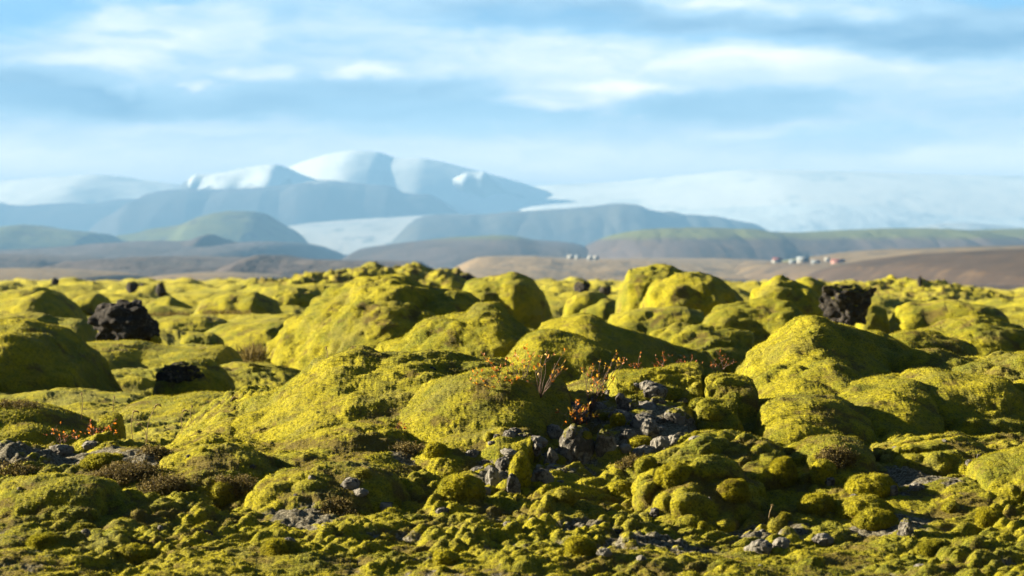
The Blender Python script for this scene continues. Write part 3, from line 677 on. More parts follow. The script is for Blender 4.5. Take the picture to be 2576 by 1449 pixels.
# grey lava rubble of the middle foreground
GR = 'grey lichened lava rocks in the foreground rubble'
rubble = [
    (1390, 1112, 62, 42, 'pale rounded grey rock at the top left of the rubble gully', 0),
    (1345, 1138, 46, 34, 'dark grey rock just left of the tall lichened boulder', 0),
    (1450, 1186, 98, 108, 'tall grey lichened boulder with moss on its crown in the middle of the rubble', 1),
    (1525, 1152, 56, 66, 'moss topped rock leaning on the right side of the tall lichened boulder', 1),
    (1266, 1190, 46, 38, 'grey rock at the left end of the rubble, beside the dark gap', 0),
    (1366, 1220, 60, 40, 'smooth grey rock right of the upright mossy stone', 0),
    (1387, 1172, 42, 42, 'dark stone under the left foot of the tall lichened boulder', 0),
    (1634, 1112, 56, 54, 'rough grey rock in the upper right of the rubble', 0),
    (1574, 1048, 46, 48, 'slanting grey slab below the overhanging cushion', 0),
    (1700, 1075, 72, 46, 'mossy domed rock with a bare grey left side, right part of the rubble', 1),
    (1530, 1008, 28, 26, 'small grey stone under the left end of the overhanging cushion', 0),
    (1560, 1012, 26, 24, 'second small grey stone under the overhanging cushion', 0),
    (1466, 1068, 56, 26, 'tilted grey slab under the low orange leaves', 0),
    (1240, 1225, 40, 46, 'narrow grey rock left of the dark crack', 0),
    (1222, 1250, 34, 26, 'small grey rock at the bottom of the dark crack', 0),
    (1290, 1255, 50, 60, 'grey rock under the upright mossy stone', 0),
    (2248, 1252, 32, 30, 'pale round stone in the dark hollow at the right', 0),
    (2306, 1236, 42, 20, 'flat pale stone right of the round one in the dark hollow', 0),
    (2282, 1356, 52, 50, 'brown lichened rock right of the twin moss cushions', 1),
    (2090, 1222, 34, 20, 'grey stone under the mossy rock in the right foreground', 0),
    (1652, 1305, 40, 26, 'dark angular stone right of the centre foreground', 0),
    (2150, 1262, 46, 18, 'flat grey stone behind the twin moss cushions', 0),
    (1915, 1400, 80, 40, 'broad grey rock low in the right foreground', 0),
    (1965, 1382, 50, 28, 'grey rock behind the broad one in the right foreground', 0),
    (2070, 1370, 56, 26, 'mottled grey rock between the cushions in the right foreground', 0),
    (970, 1292, 66, 30, 'long grey rock beside the brown roots, left of centre', 0),
    (880, 1230, 60, 26, 'lichen covered rock in the grey patch left of centre', 0),
    (905, 1250, 50, 20, 'lower lichened rock in the grey patch left of centre', 0),
    (150, 1142, 70, 22, 'grey lichened stone on the bank below the orange twigs', 0),
    (225, 1132, 60, 22, 'dark stone on the bank right under the orange twigs', 0),
    (1520, 1400, 40, 20, 'small dark stone right of the round cushion at the bottom', 0),
]
for k, (X, Y, w_, h_, lb, ms) in enumerate(rubble):
    px, py, pz = seen(X, Y - h_ * .25)
    px2, py2, pz2 = at(X, Y, py)
    rock(lb, X, Y, py, w_, h_, .9, 'grey_lava_moss' if ms else 'grey_lava', 60 + k, 30, 1.0, group=GR, pile=.5, rot=k * .7)

GC = 'round moss cushions in the foreground'
cush = [
    (1308, 1225, 56, 80, 'upright mossy stone standing between two grey rocks'),
    (1462, 1405, 82, 52, 'round moss cushion alone near the bottom centre'),
    (1972, 1208, 72, 56, 'round dark moss ball on a grey foot, right foreground'),
    (2074, 1216, 68, 56, 'shaggy moss ball right of the dark one'),
    (2180, 1314, 150, 60, 'long moss cushion, the rear of the pair at the lower right'),
    (2208, 1334, 116, 48, 'moss cushion, the front one of the pair at the lower right'),
    (1976, 1322, 40, 30, 'small moss ball left of the pair of cushions'),
    (2194, 1254, 134, 58, 'arched moss cushion behind the pair at the lower right'),
    (2494, 1322, 74, 40, 'moss cushion at the lower right edge'),
    (2060, 1300, 100, 56, 'moss and lichen hump left of the pair of cushions'),
    (1626, 1192, 60, 44, 'moss ball at the right end of the rubble'),
    (1560, 1250, 70, 40, 'low moss cushion below the rubble'),
    (1420, 1262, 70, 34, 'low moss cushion under the smooth grey rock'),
    (1160, 1255, 120, 56, 'broad moss cushion left of the dark crack'),
    (1095, 1150, 60, 36, 'moss cushion on the left slope of the rubble ridge'),
    (1700, 1225, 110, 56, 'broad moss cushion in the middle right foreground'),
    (1850, 1255, 80, 46, 'moss cushion above the grey scree at the right'),
    (1790, 1060, 52, 32, 'small moss ball under the domed cushion by the large peak'),
    (560, 1270, 90, 40, 'moss cushion in the left foreground below the heather'),
    (330, 1420, 120, 46, 'moss cushion near the bottom left'),
    (250, 1180, 110, 36, 'olive moss cushion under the left heather bush'),
    (1120, 1420, 70, 34, 'moss cushion left of the lone round one at the bottom'),
    (2350, 1400, 90, 40, 'moss cushion in the bottom right'),
    (110, 1380, 90, 34, 'moss cushion near the lower left corner'),
    (700, 1400, 100, 40, 'moss cushion left of centre near the bottom'),
]
for k, (X, Y, w_, h_, lb) in enumerate(cush):
    px, py, pz = seen(X, Y - h_ * .2)
    rock(lb, X, Y, py, w_, h_, .9, 'moss_ground', 130 + k, 60 if w_ > 70 else 30, group=GC, name='moss_cushion', cat='moss cushion', soft=True, pile=.55)

# loose small stones and cushions that nothing tells apart
r2 = random.Random(3)
protoS = [None] * 5; protoC = [None] * 6
GL = 'small grey lava stones strewn in the foreground moss'; GK = 'small moss balls strewn over the foreground'
def clone(o):
    c = o.copy(); sc.collection.objects.link(c); return c
def scatter(protos, n, xr, dr, sr, mats, label, cat, name, group, soft):
    for k in range(n):
        i = k % len(protos)
        d = r2.uniform(*dr) ; X = r2.uniform(*xr)
        if protos[i] is None:
            o = rock(label, 1288, 1300, 12.0, 46, 30, .95, mats[i % len(mats)], 200 + i * 7 + (50 if soft else 0) + len(protos) * 3, 30, group=group, name=name, cat=cat, soft=soft, pile=.75)
            protos[i] = o
        else: o = clone(protos[i])
        x = (X - 1288) / FPX * d; y = d
        s = r2.uniform(*sr) ** 1.0
        o['place'] = 1; o.location = (x, y, zhit(x, y) - .022 * s); del o['place']
        o.rotation_euler = (0, 0, r2.uniform(0, 6.28)); o.scale = (s * r2.uniform(.8, 1.3), s * r2.uniform(.8, 1.3), s * r2.uniform(.55, .9))
scatter(protoS, 50, (20, 2560), (10.9, 13.5), (.28, .85), ['grey_lava', 'grey_lava_moss'], 'small grey lava stone half sunk among the foreground moss cushions', 'stone', 'lava_stone', GL, False)
protoR = [None] * 7
scatter(protoR, 44, (1400, 1740), (13.35, 14.75), (.7, 1.9), ['grey_lava', 'grey_lava_moss', 'grey_lava'], 'rough grey lava lump in the rubble gully at the centre', 'lava rock', 'lava_rock', 'lava lumps of the rubble gully', False)
scatter(protoR, 34, (1180, 1420), (12.9, 13.7), (.5, 1.3), [], 'rough grey lava lump in the rubble gully at the centre', 'lava rock', 'lava_rock', 'lava lumps of the rubble gully', False)
scatter(protoC, 26, (1390, 1760), (13.3, 14.7), (.5, 1.3), ['moss_ground'], 'small rounded ball of moss among the foreground hummocks', 'moss ball', 'moss_ball', GK, True)
scatter(protoC, 36, (-20, 2600), (10.8, 13.7), (.5, 1.4), ['moss_ground'], 'small rounded ball of moss among the foreground hummocks', 'moss ball', 'moss_ball', GK, True)
print('rocks', time.time() - T0)

# ------------------------------------------------------------------ plants
def tube(V, Fc, pts, r0, r1, n=5):
    base = len(V); m_ = len(pts)
    for i, p in enumerate(pts):
        a = np.array(pts[min(i + 1, m_ - 1)]) - np.array(pts[max(i - 1, 0)]); a = a / (np.linalg.norm(a) + 1e-9)
        u = np.cross(a, (.3, .9, .1)); u /= np.linalg.norm(u) + 1e-9; v = np.cross(a, u)
        r = r0 + (r1 - r0) * i / (m_ - 1)
        for k in range(n):
            t = 2 * math.pi * k / n; V.append(tuple(np.array(p) + r * (math.cos(t) * u + math.sin(t) * v)))
    for i in range(m_ - 1):
        for k in range(n):
            Fc.append((base + i * n + k, base + i * n + (k + 1) % n, base + (i + 1) * n + (k + 1) % n, base + (i + 1) * n + k))
    Fc.append(tuple(base + (m_ - 1) * n + k for k in range(n))); Fc.append(tuple(base + k for k in range(n))[::-1])
def leafmesh(V, Fc, p, dirv, L, W, up):
    dirv = np.array(dirv); dirv = dirv / np.linalg.norm(dirv); s = np.cross(dirv, up); s /= np.linalg.norm(s) + 1e-9; n = np.cross(s, dirv)
    b = len(V); p = np.array(p)
    for (a, c, e) in ((0, 0, 0), (.3, .8, .12), (.65, .85, .10), (1, 0, -.06), (.65, -.85, .10), (.3, -.8, .12), (.5, 0, 0)):
        V.append(tuple(p + dirv * a * L + s * c * W * .5 + n * e * W))
    Fc += [(b, b + 1, b + 6), (b + 1, b + 2, b + 6), (b + 2, b + 3, b + 6), (b + 3, b + 4, b + 6), (b + 4, b + 5, b + 6), (b + 5, b, b + 6)]
def wig(rn, a, b, n=6, amp=.012):
    a = np.array(a, float); b = np.array(b, float); pts = []; o = np.zeros(3)
    for i in range(n + 1):
        t = i / n; e = math.sin(math.pi * t)
        o = o + np.array([rn.gauss(0, 1) for _ in range(3)]) * amp * .5
        pts.append(tuple(a + (b - a) * t + o * e))
    return pts
def shrub(label, base, tips, d, leafsize=.017, mats=('leaf_orange',), nl=5, stem=.0028, seed=0, spread=.05, extra=1, name='willow_shrub', cat='shrub', group=None):
    """stems climb from the base to each tip; leaves cluster at the ends"""
    rn = random.Random(seed)
    B = np.array(at(base[0], base[1], d))
    root = bpy.data.objects.new(name, None); sc.collection.objects.link(root); root.location = tuple(B)
    V = []; Fc = []; LV = {m_: ([], []) for m_ in mats}
    def ends(p, dr, k):
        for _ in range(k):
            mm_ = mats[0] if rn.random() < .6 else mats[-1]
            q = np.array(dr) * .5 + np.array([rn.gauss(0, .7), rn.gauss(0, .7), rn.gauss(.3, .5)])
            pp = np.array(p) - np.array(dr) * rn.uniform(0, .035) + np.array([rn.gauss(0, .003) for _ in range(3)])
            L = leafsize * rn.uniform(.7, 1.25)
            leafmesh(LV[mm_][0], LV[mm_][1], pp, q, L, L * .55, (rn.gauss(0, .6), rn.gauss(-.6, .4), rn.gauss(.6, .4)))
    for t in tips:
        dy = rn.gauss(0, spread)
        E = np.array(at(t[0], t[1], d + dy)) - B
        pts = wig(rn, (0, 0, 0), E, 7, .010)
        tube(V, Fc, pts, stem, stem * .45)
        dr = np.array(pts[-1]) - np.array(pts[-2]); dr /= np.linalg.norm(dr)
        ends(pts[-1], dr, nl)
        for j in range(extra + rn.randint(0, 1)):
            i = rn.randint(3, 6); s = np.array(pts[i]); L = rn.uniform(.03, .07)
            q = s + (dr * .6 + np.array([rn.gauss(0, .7), rn.gauss(0, .5), abs(rn.gauss(.4, .3))])) * L
            tube(V, Fc, wig(rn, s, q, 3, .006), stem * .5, stem * .3, 4)
            ends(q, (q - s) / np.linalg.norm(q - s), max(2, nl - 1))
    mesh_obj('stems', V, Fc, M['twig'], parent=root)
    for m_, (lv, lf) in LV.items():
        if lv: mesh_obj('leaves', lv, lf, M[m_], parent=root, smooth=False)
    tag(root, label, cat, group); return root
GW = 'autumn dwarf willows on the foreground moss'
shrub('orange leaved dwarf willow sprawling over the left of the willow mound', (1262, 985), [(1190, 938), (1186, 962), (1212, 885), (1222, 900), (1240, 925), (1260, 915), (1200, 950), (1275, 960), (1290, 958), (1300, 975), (1246, 950), (1232, 975)], 14.1, .019, ('leaf_orange', 'leaf_yellow'), 4, .0016, 1, group=GW)
shrub('dwarf willow with yellow-orange tufts along the top of the willow mound', (1310, 975), [(1284, 898), (1300, 896), (1316, 905), (1270, 905), (1334, 905), (1322, 866), (1325, 876), (1345, 885), (1290, 960), (1296, 972)], 14.25, .019, ('leaf_yellow', 'leaf_orange'), 4, .0016, 2, group=GW)
shrub('tallest dwarf willow with a forked bare stem and orange leaves', (1360, 1001), [(1377, 880), (1380, 895), (1423, 880), (1425, 905), (1420, 920), (1396, 915), (1360, 895), (1352, 918), (1410, 935), (1390, 930), (1345, 925)], 14.1, .018, ('leaf_orange', 'leaf_yellow'), 3, .0024, 3, group=GW)
shrub('dwarf willow climbing beside the left end of the overhanging cushion', (1482, 1040), [(1552, 885), (1548, 900), (1556, 905), (1510, 905), (1525, 915), (1535, 925), (1490, 925), (1505, 935), (1466, 925), (1478, 930), (1570, 910), (1488, 970), (1495, 950), (1508, 1003), (1500, 960)], 14.35, .018, ('leaf_orange', 'leaf_yellow'), 4, .0021, 4, group=GW)
shrub('low orange sprouts in the dark gap above the tilted slab', (1450, 1062), [(1433, 1040), (1438, 1028), (1442, 1045), (1478, 1030), (1485, 1015), (1500, 1040), (1465, 1025), (1505, 1045)], 13.95, .021, ('leaf_orange', 'leaf_yellow'), 5, .002, 5, group=GW)
shrub('tiny orange sprig in front of the tilted slab', (1452, 1068), [(1440, 1060), (1450, 1056), (1462, 1060), (1475, 1058)], 13.9, .016, ('leaf_orange',), 4, .0016, 6, group=GW)
shrub('small red sprig left of centre on the overhanging cushion', (1612, 932), [(1592, 915), (1600, 917), (1612, 912), (1586, 920)], 15.0, .014, ('leaf_orange', 'leaf_rust'), 4, .0016, 7, group=GW)
shrub('red-orange sprig standing highest on the overhanging cushion', (1662, 928), [(1668, 900), (1672, 905), (1652, 905), (1660, 915), (1648, 918)], 15.0, .016, ('leaf_orange', 'leaf_rust'), 4, .0016, 8, group=GW)
shrub('row of small red leaves at the right end of the overhanging cushion', (1735, 925), [(1710, 905), (1742, 903), (1752, 910), (1722, 910), (1765, 912), (1700, 912)], 15.1, .015, ('leaf_rust', 'leaf_orange'), 4, .0016, 9, group=GW)
shrub('rust coloured sprig at the left foot of the large peak', (1818, 928), [(1812, 882), (1816, 895), (1822, 905), (1802, 912), (1790, 915), (1830, 912)], 15.2, .014, ('leaf_rust', 'leaf_orange'), 4, .0018, 10, group=GW)
shrub('left part of the orange twigs on the bank at the lower left', (150, 1118), [(128, 1082), (136, 1084), (160, 1095), (172, 1100), (186, 1098), (200, 1100), (145, 1100)], 14.6, .019, ('leaf_orange', 'leaf_rust'), 4, .002, 11, group=GW)
shrub('right part of the orange twigs on the bank at the lower left', (240, 1118), [(222, 1072), (218, 1080), (244, 1085), (236, 1095), (262, 1085), (285, 1078), (296, 1080), (252, 1075), (270, 1090)], 14.6, .019, ('leaf_orange', 'leaf_rust'), 4, .002, 12, group=GW)
shrub('small rusty sprig in the moss left of the rubble ridge', (1008, 1092), [(998, 1078), (1005, 1074), (1015, 1076), (1022, 1080)], 14.0, .011, ('leaf_rust', 'leaf_orange'), 7, .0014, 13, group=GW)
shrub('red sprouts in front of the twin moss cushions', (2195, 1336), [(2170, 1318), (2188, 1322), (2210, 1322), (2226, 1320), (2232, 1326), (2216, 1300)], 12.1, .009, ('leaf_orange', 'leaf_rust'), 3, .0012, 14, group=GW)

# brown heather bushes: a dome of fine twigs
def heather(label, X, Y, w_, h_, n=260, seed=0, mat_='heath', d=None):
    rn = random.Random(seed)
    px, py, pz = seen(X, Y)
    if d: py = d
    x, y, z = at(X, Y, py); rw = w_ / FPX * py / 2; hh = h_ / FPX * py * .72
    root = bpy.data.objects.new('heather_bush', None); sc.collection.objects.link(root); root.location = (x, y, z)
    V = []; Fc = []; LV = []; LF = []
    for k in range(n):
        a = rn.uniform(0, 6.283); r = math.sqrt(rn.random())
        bx, by = rw * r * math.cos(a), rw * .7 * r * math.sin(a)
        top = hh * (1 - .75 * r * r) * rn.uniform(.5, 1.15)
        zb = zhit(x + bx * .8, y + by * .8) - z
        zb = max(-.12, min(.08, zb)) - .02
        e = (bx * 1.15 + rn.gauss(0, .012), by * 1.15 + rn.gauss(0, .012), zb + .02 + top)
        pts = wig(rn, (bx * .75, by * .75, zb), e, 3, .008)
        tube(V, Fc, pts, .0011, .0006, 3)
        for _ in range(11):
            i = rn.randint(1, 3); q = np.array(pts[i]) + np.array([rn.gauss(0, .007) for _ in range(3)])
            leafmesh(LV, LF, q, (rn.gauss(0, 1), rn.gauss(0, 1), rn.gauss(.6, .7)), rn.uniform(.008, .014), .007, (rn.gauss(0, 1), rn.gauss(0, 1), 1))
    mesh_obj('twigs', V, Fc, M['heath_twig'], parent=root); mesh_obj('foliage', LV, LF, M[mat_], parent=root, smooth=False)
    tag(root, label, 'heather', 'brown heather bushes in the foreground')
heather('largest brown heather bush, on the bank at the left', 320, 1195, 160, 50, 420, 1)
heather('brown heather bush right of the largest one', 410, 1225, 110, 42, 260, 2)
heather('low brown heather bush left of centre', 610, 1228, 120, 36, 260, 3)
heather('dark brown heather tuft on the bank crest', 400, 1142, 90, 20, 160, 4)
heather('brown heather at the left edge of the bank', 40, 1190, 120, 26, 200, 5)
heather('reddish heather tangle between the moss balls at the right', 2105, 1160, 90, 44, 240, 6)
heather('brown roots and heather beside the long grey rock', 850, 1290, 90, 26, 160, 7)
heather('brown twigs in the crevice below the rusty sprig', 1030, 1135, 90, 26, 160, 8)
heather('brown roots at the right end of the rubble', 1590, 1165, 70, 24, 120, 9)
heather('brown twigs on the crest of the low dark mound at the left edge', 45, 1022, 110, 22, 160, 10)

def heather_far(label, X, Y, d, w_, h_, seed):
    rn = random.Random(seed); x, y, z = at(X, Y, d); rw = w_ / FPX * d / 2; hh = h_ / FPX * d
    V = []; Fc = []
    for k in range(300):
        bx = rn.uniform(-rw, rw); by = rn.uniform(-.3, .3)
        leafmesh(V, Fc, (bx, by, -.05), (rn.gauss(0, .4), rn.gauss(0, .4), 1), hh * rn.uniform(.5, 1.2), .012, (rn.gauss(0, 1), 1, .2))
    o = mesh_obj('heather_bush', np.array(V) + np.array([x, y, z]), Fc, M['heath'], origin=(x, y, z), smooth=False)
    tag(o, label, 'heather', 'patches of dry heather in the middle distance')
heather_far('strip of dry heather behind the black boulder', 410, 790, 50, 130, 14, 1)
heather_far('dry heather at the foot of the wide mound', 570, 786, 50.5, 120, 16, 2)
heather_far('dark heather at the left foot of the central hill', 640, 900, 28.8, 46, 50, 3)

# grass stalks
GG_ = 'dry grass stalks in the moss'
def stalk(label, bx, by, tx, ty, d, curl=0.0, seed=0):
    rn = random.Random(seed)
    B = np.array(at(bx, by, d)); E = np.array(at(tx, ty, d)) - B
    root = bpy.data.objects.new('grass_stalk', None); sc.collection.objects.link(root); root.location = tuple(B)
    pts = []
    for i in range(9):
        t = i / 8; p = E * t; p = p + np.array([-.12 * np.linalg.norm(E) * math.sin(math.pi * t), 0, 0]) * (1 if tx > bx else -1) * .7
        pts.append(p)
    for k in range(1, 4):
        pts.append(pts[8] + np.array([curl * .012 * k, 0, .008 * k - .0035 * k * k]))
    pts[0] = pts[0] + np.array([0, 0, -.06])
    V = []; Fc = []; tube(V, Fc, pts, .0028, .0014, 5); mesh_obj('stem', V, Fc, M['straw'], parent=root)
    V = []; Fc = []
    hp = [pts[-4] * .75 + pts[-6] * .25, pts[-4], pts[-3], pts[-2], pts[-1]]
    base = len(V); tube(V, Fc, hp, .005, .003, 6)
    for k in range(26):
        i = rn.randint(0, 3); q = np.array(hp[i]) * (1 - .5) + np.array(hp[i + 1]) * .5
        leafmesh(V, Fc, q, (rn.gauss(0, .5) + curl * .5, rn.gauss(0, .4), 1), .012, .003, (rn.gauss(0, 1), 1, 0))
    mesh_obj('seed_head', V, Fc, M['straw'], parent=root, smooth=False)
    tag(root, label, 'grass stalk', GG_)
for k, a in enumerate([
    ('tallest bent grass stalk left of the golden slope', 370, 1108, 392, 1020, 15.6, 1),
    ('curled grass stalk left of the tallest one', 335, 1103, 336, 1036, 15.7, 1),
    ('straight grass stalk standing before the big shadowed mound', 205, 1032, 205, 992, 17.0, 0),
    ('straight grass stalk above the small dark round mound', 286, 1032, 288, 1000, 17.5, 0),
    ('short curled stalk right of the tallest one', 368, 1100, 355, 1068, 15.8, -1),
    ('curled stalk halfway to the golden slope', 458, 1072, 461, 1034, 16.4, 1),
    ('straight stalk right of the halfway one', 482, 1058, 483, 1024, 16.6, 0),
    ('thin stalk near the foot of the golden slope', 516, 1048, 513, 1024, 17.0, 0),
    ('stalk closest to the foot of the golden slope', 536, 1046, 537, 1010, 16.8, 0),
    ('stalk leaning over the edge of the golden slope', 578, 1024, 585, 1002, 16.2, 1),
    ('tiny stalk on the left crest of the golden slope', 824, 898, 820, 876, 15.5, 0),
    ('thin bare stalk low in the right foreground', 1935, 1315, 1942, 1275, 12.2, 0),
    ('pale stalk behind the pair of moss cushions', 2226, 1246, 2232, 1228, 12.9, 0),
    ('thin stalk between the arched cushion and the pair', 2166, 1262, 2162, 1232, 12.9, 0),
    ('slanting stalk over the arched cushion', 2178, 1260, 2190, 1248, 12.8, 0),
    ('short red stalk under the right shoulder', 2386, 1196, 2386, 1162, 13.6, 0),
    ('thin stalk on the slope left of the moss hump', 730, 1300, 722, 1278, 12.6, 0)]):
    stalk(*a, seed=k)
print('plants', time.time() - T0)

# ------------------------------------------------------------------ the far country
def land_mat(name, cols, scale, bump=0.6, stretch=(1, .35, 1), snow=None):
    m, t, out = mat(name); p = pos(t)
    q = t.n('ShaderNodeVectorMath', _operation='MULTIPLY', i0=p, i1=stretch).outputs[0]
    n = t.noise(q, 1 / scale, 5, .6, .4); n2 = t.noise(q, 4.5 / scale, 5, .65)
    col = t.mix(t.ss(n, .38, .58), cols[0], cols[1])
    if len(cols) > 2: col = t.mix(t.ss(n2, .52, .66), col, cols[2])
    if len(cols) > 3:                                       # pasture on the upper slopes
        geo = t.n('ShaderNodeNewGeometry'); nz = t.n('ShaderNodeSeparateXYZ', Vector=geo.outputs['Normal']).outputs[2]
        hgt = t.n('ShaderNodeSeparateXYZ', Vector=p).outputs[2]
        k = t.ss(t.m('ADD', hgt, t.m('MULTIPLY', n2, 14.0)), cols[4], cols[4] + 9.0)
        col = t.mix(k, col, cols[3])
    if snow:
        geo = t.n('ShaderNodeNewGeometry'); s3 = t.n('ShaderNodeSeparateXYZ', Vector=geo.outputs['Normal'])
        hgt = t.n('ShaderNodeSeparateXYZ', Vector=p).outputs[2]
        k = t.m('ADD', t.m('MULTIPLY', s3.outputs[2], snow[1]), t.m('MULTIPLY', n2, snow[2]))
        k = t.ss(t.m('ADD', k, t.m('DIVIDE', hgt, snow[0])), 1.0, 1.06)
        col = t.mix(k, col, (.55, .55, .55))
    finish(t, out, col, .95, t.noise(q, 12 / scale, 4, .6), bump, scale * .02, spec=.1)
    return m
TAN = (0.120, 0.088, 0.050); BROWN = (0.028, 0.019, 0.015); PUR = (0.050, 0.036, 0.032); GRASS = (0.062, 0.068, 0.016)
M['heath_land'] = land_mat('heath_land', (BROWN, PUR, (0.058, 0.044, 0.034)), 260, 1.0)
M['tan_land'] = land_mat('tan_land', (TAN, (0.140, 0.099, 0.052), (0.055, 0.042, 0.032)), 110)
M['brown_slope'] = land_mat('brown_slope', ((0.022, 0.015, 0.012), (0.034, 0.023, 0.017), (0.050, 0.033, 0.020)), 30)
M['right_slope'] = land_mat('right_slope', ((0.070, 0.048, 0.028), (0.105, 0.076, 0.040), (0.038, 0.028, 0.021)), 120)
M['heath_green'] = land_mat('heath_green', (BROWN, PUR, (0.062, 0.042, 0.029), GRASS, 14.0), 220)
M['green_hill'] = land_mat('green_hill', ((0.052, 0.062, 0.016), (0.073, 0.078, 0.018), (0.031, 0.026, 0.018)), 260, stretch=(1, 1, .6))
M['rock_mountain'] = land_mat('rock_mountain', ((0.026, 0.023, 0.023), (0.044, 0.039, 0.036), (0.021, 0.018, 0.018)), 700, stretch=(1, 1, .5), snow=(900, .35, .55))
M['table_mountain'] = land_mat('table_mountain', ((0.036, 0.034, 0.029), (0.052, 0.047, 0.036), (0.026, 0.023, 0.021)), 600, stretch=(1, 1, .5))
M['snow_field'] = land_mat('snow_field', ((0.55, 0.55, 0.55), (0.60, 0.59, 0.58), (0.42, 0.44, 0.46)), 1500, .12)
M['snow_rock'] = land_mat('snow_rock', ((0.052, 0.052, 0.057), (0.083, 0.083, 0.088), (0.156, 0.166, 0.181)), 800, .5, snow=(1100, .62, .42))
M['snow_streak'] = land_mat('snow_streak', ((.42, .45, .48), (.52, .54, .56), (.26, .29, .33)), 900, .3)
M['tongue'] = land_mat('tongue', ((0.24, 0.25, 0.26), (0.30, 0.30, 0.30), (0.13, 0.135, 0.14)), 400, .4)

def far_sheet():
    xs = np.linspace(-1, 1, 260); ds = np.geomspace(255, 26000, 420)
    D, U = np.meshgrid(ds, xs, indexing='ij')
    X = U * (D * .55 + 400)
    P = np.stack([X.ravel(), D.ravel(), np.zeros(D.size)], 1)
    drop = np.interp(P[:, 1], [250, 300, 600, 1000, 2000, 3500, 6000, 26000], [5.5, 6.5, 10.5, 16.5, 27, 33, 38, 45])
    P[:, 2] = HC - drop
    k = sstep(P[:, 1], 300, 900)
    P[:, 2] += k * (fbm(P * np.array([1, .6, 0]), 420, 4, 301) * 5.5 + fbm(P * np.array([1, .7, 0]), 130, 3, 305) * 1.8)
    o = mesh_obj('plain', P, grid_faces(len(ds), 260)[:, ::-1], M['heath_land']); tag(o, kind='structure')
far_sheet()
def hill(name, pts, d, rf, rb, m, base=40.0, q=1.2, rough=.1, seed=0, nu=420, nv=150, gully=0.0):
    X0, X1 = pts[0][0], pts[-1][0]
    Xs = np.linspace(X0, X1, nu); Ys = smooth_interp(Xs, pts, (X1 - X0) * .004)
    xs = (Xs - 1288) / FPX * d; zc = HC - (Ys - HOR) / FPX * d; zb = HC - base
    h = np.maximum(zc - zb, .5); e = np.minimum(np.arange(nu), np.arange(nu)[::-1]) / (nu * .05); h = h * (.02 + .98 * sstep(e, 0, 3.0))
    hm = h.max(); th = np.linspace(-math.pi / 2, math.pi / 2, nv)
    I, T = np.meshgrid(np.arange(nu), th, indexing='ij')
    hh = h[I]; rr = np.where(T < 0, rf, rb) * (hh / hm) ** .5
    S = np.stack([xs[I].ravel(), (rr * np.sin(T)).ravel() , np.full(I.size, seed * 71.0)], 1)
    sc_ = hm * 3.0
    n1 = fbm(S, sc_, 5, 400 + seed).reshape(I.shape)
    n1 = n1 + .45 * fbm(S + 7.7, hm * .9, 4, 450 + seed).reshape(I.shape)
    zz = zb + hh * np.cos(T) ** q + rough * hm * n1 * np.cos(T) * np.where(T < 0, 1, .6) * np.clip(np.abs(np.sin(T)) * 3, .12, 1)
    if gully:
        gl = np.abs(fbm(np.stack([xs[I].ravel(), S[:, 1] * .12, S[:, 2]], 1), hm * .9, 3, 430 + seed)).reshape(I.shape)
        zz = zz - gully * hm * (1 - np.clip(gl * 3.2, 0, 1)) * np.sin(np.clip(-T, 0, 2) * 2).clip(0)
    yy = d + rr * np.sin(T)
    xx = xs[I] * (1 + 0 * yy)
    P = np.stack([xx.ravel(), yy.ravel(), zz.ravel()], 1)
    o = mesh_obj(name, P, grid_faces(nu, nv), M[m], origin=(float(xs.mean()), float(d), float(zb)))
    if o.data.polygons[nu * nv // 2].normal.z < 0: o.data.flip_normals()
    tag(o, kind='structure'); return o
# near rolling country
hill('heath_slope', [(2190,722),(2240,706),(2290,690),(2347,668),(2432,650),(2516,637),(2576,633),(2750,624),(3000,615),(3200,640)], 850, 420, 500, 'brown_slope', base=17, q=1.2, rough=.05, seed=1)
hill('field', [(1780,672),(1900,668),(2000,664),(2090,658),(2150,648),(2212,637),(2313,627),(2449,623),(2576,619),(2800,614),(3100,640)], 1800, 700, 800, 'right_slope', base=31, q=1.1, rough=.12, seed=2)
hill('field', [(1060,690),(1127,665),(1177,651),(1245,645),(1313,645),(1414,650),(1516,652),(1677,653),(1805,653),(1907,656),(2010,660),(2120,675)], 2600, 1100, 900, 'tan_land', base=38, q=1.0, rough=.20, seed=3)
hill('field', [(-250,700),(-100,682),(0,676),(100,680),(220,690),(300,704),(340,715)], 1500, 350, 350, 'tan_land', base=27, q=1.1, rough=.05, seed=4)
hill('field', [(330,715),(380,700),(430,691),(480,688),(560,690),(640,700),(700,712)], 1450, 300, 350, 'tan_land', base=26, q=1.1, rough=.05, seed=5)
hill('heath_slope', [(130,695),(190,680),(250,664),(321,648),(450,645),(600,650),(700,655),(850,665),(980,690)], 2500, 700, 700, 'heath_land', base=37, q=1.1, rough=.16, seed=6)
hill('heath_slope', [(540,690),(610,672),(660,650),(690,642),(760,652),(900,655),(1040,660),(1130,685)], 2050, 420, 420, 'heath_land', base=33, q=1.1, rough=.16, seed=7)
hill('heath_slope', [(-400,680),(-200,650),(0,640),(120,645),(240,660),(330,690)], 3000, 700, 700, 'heath_land', base=38, q=1.1, rough=.16, seed=8)
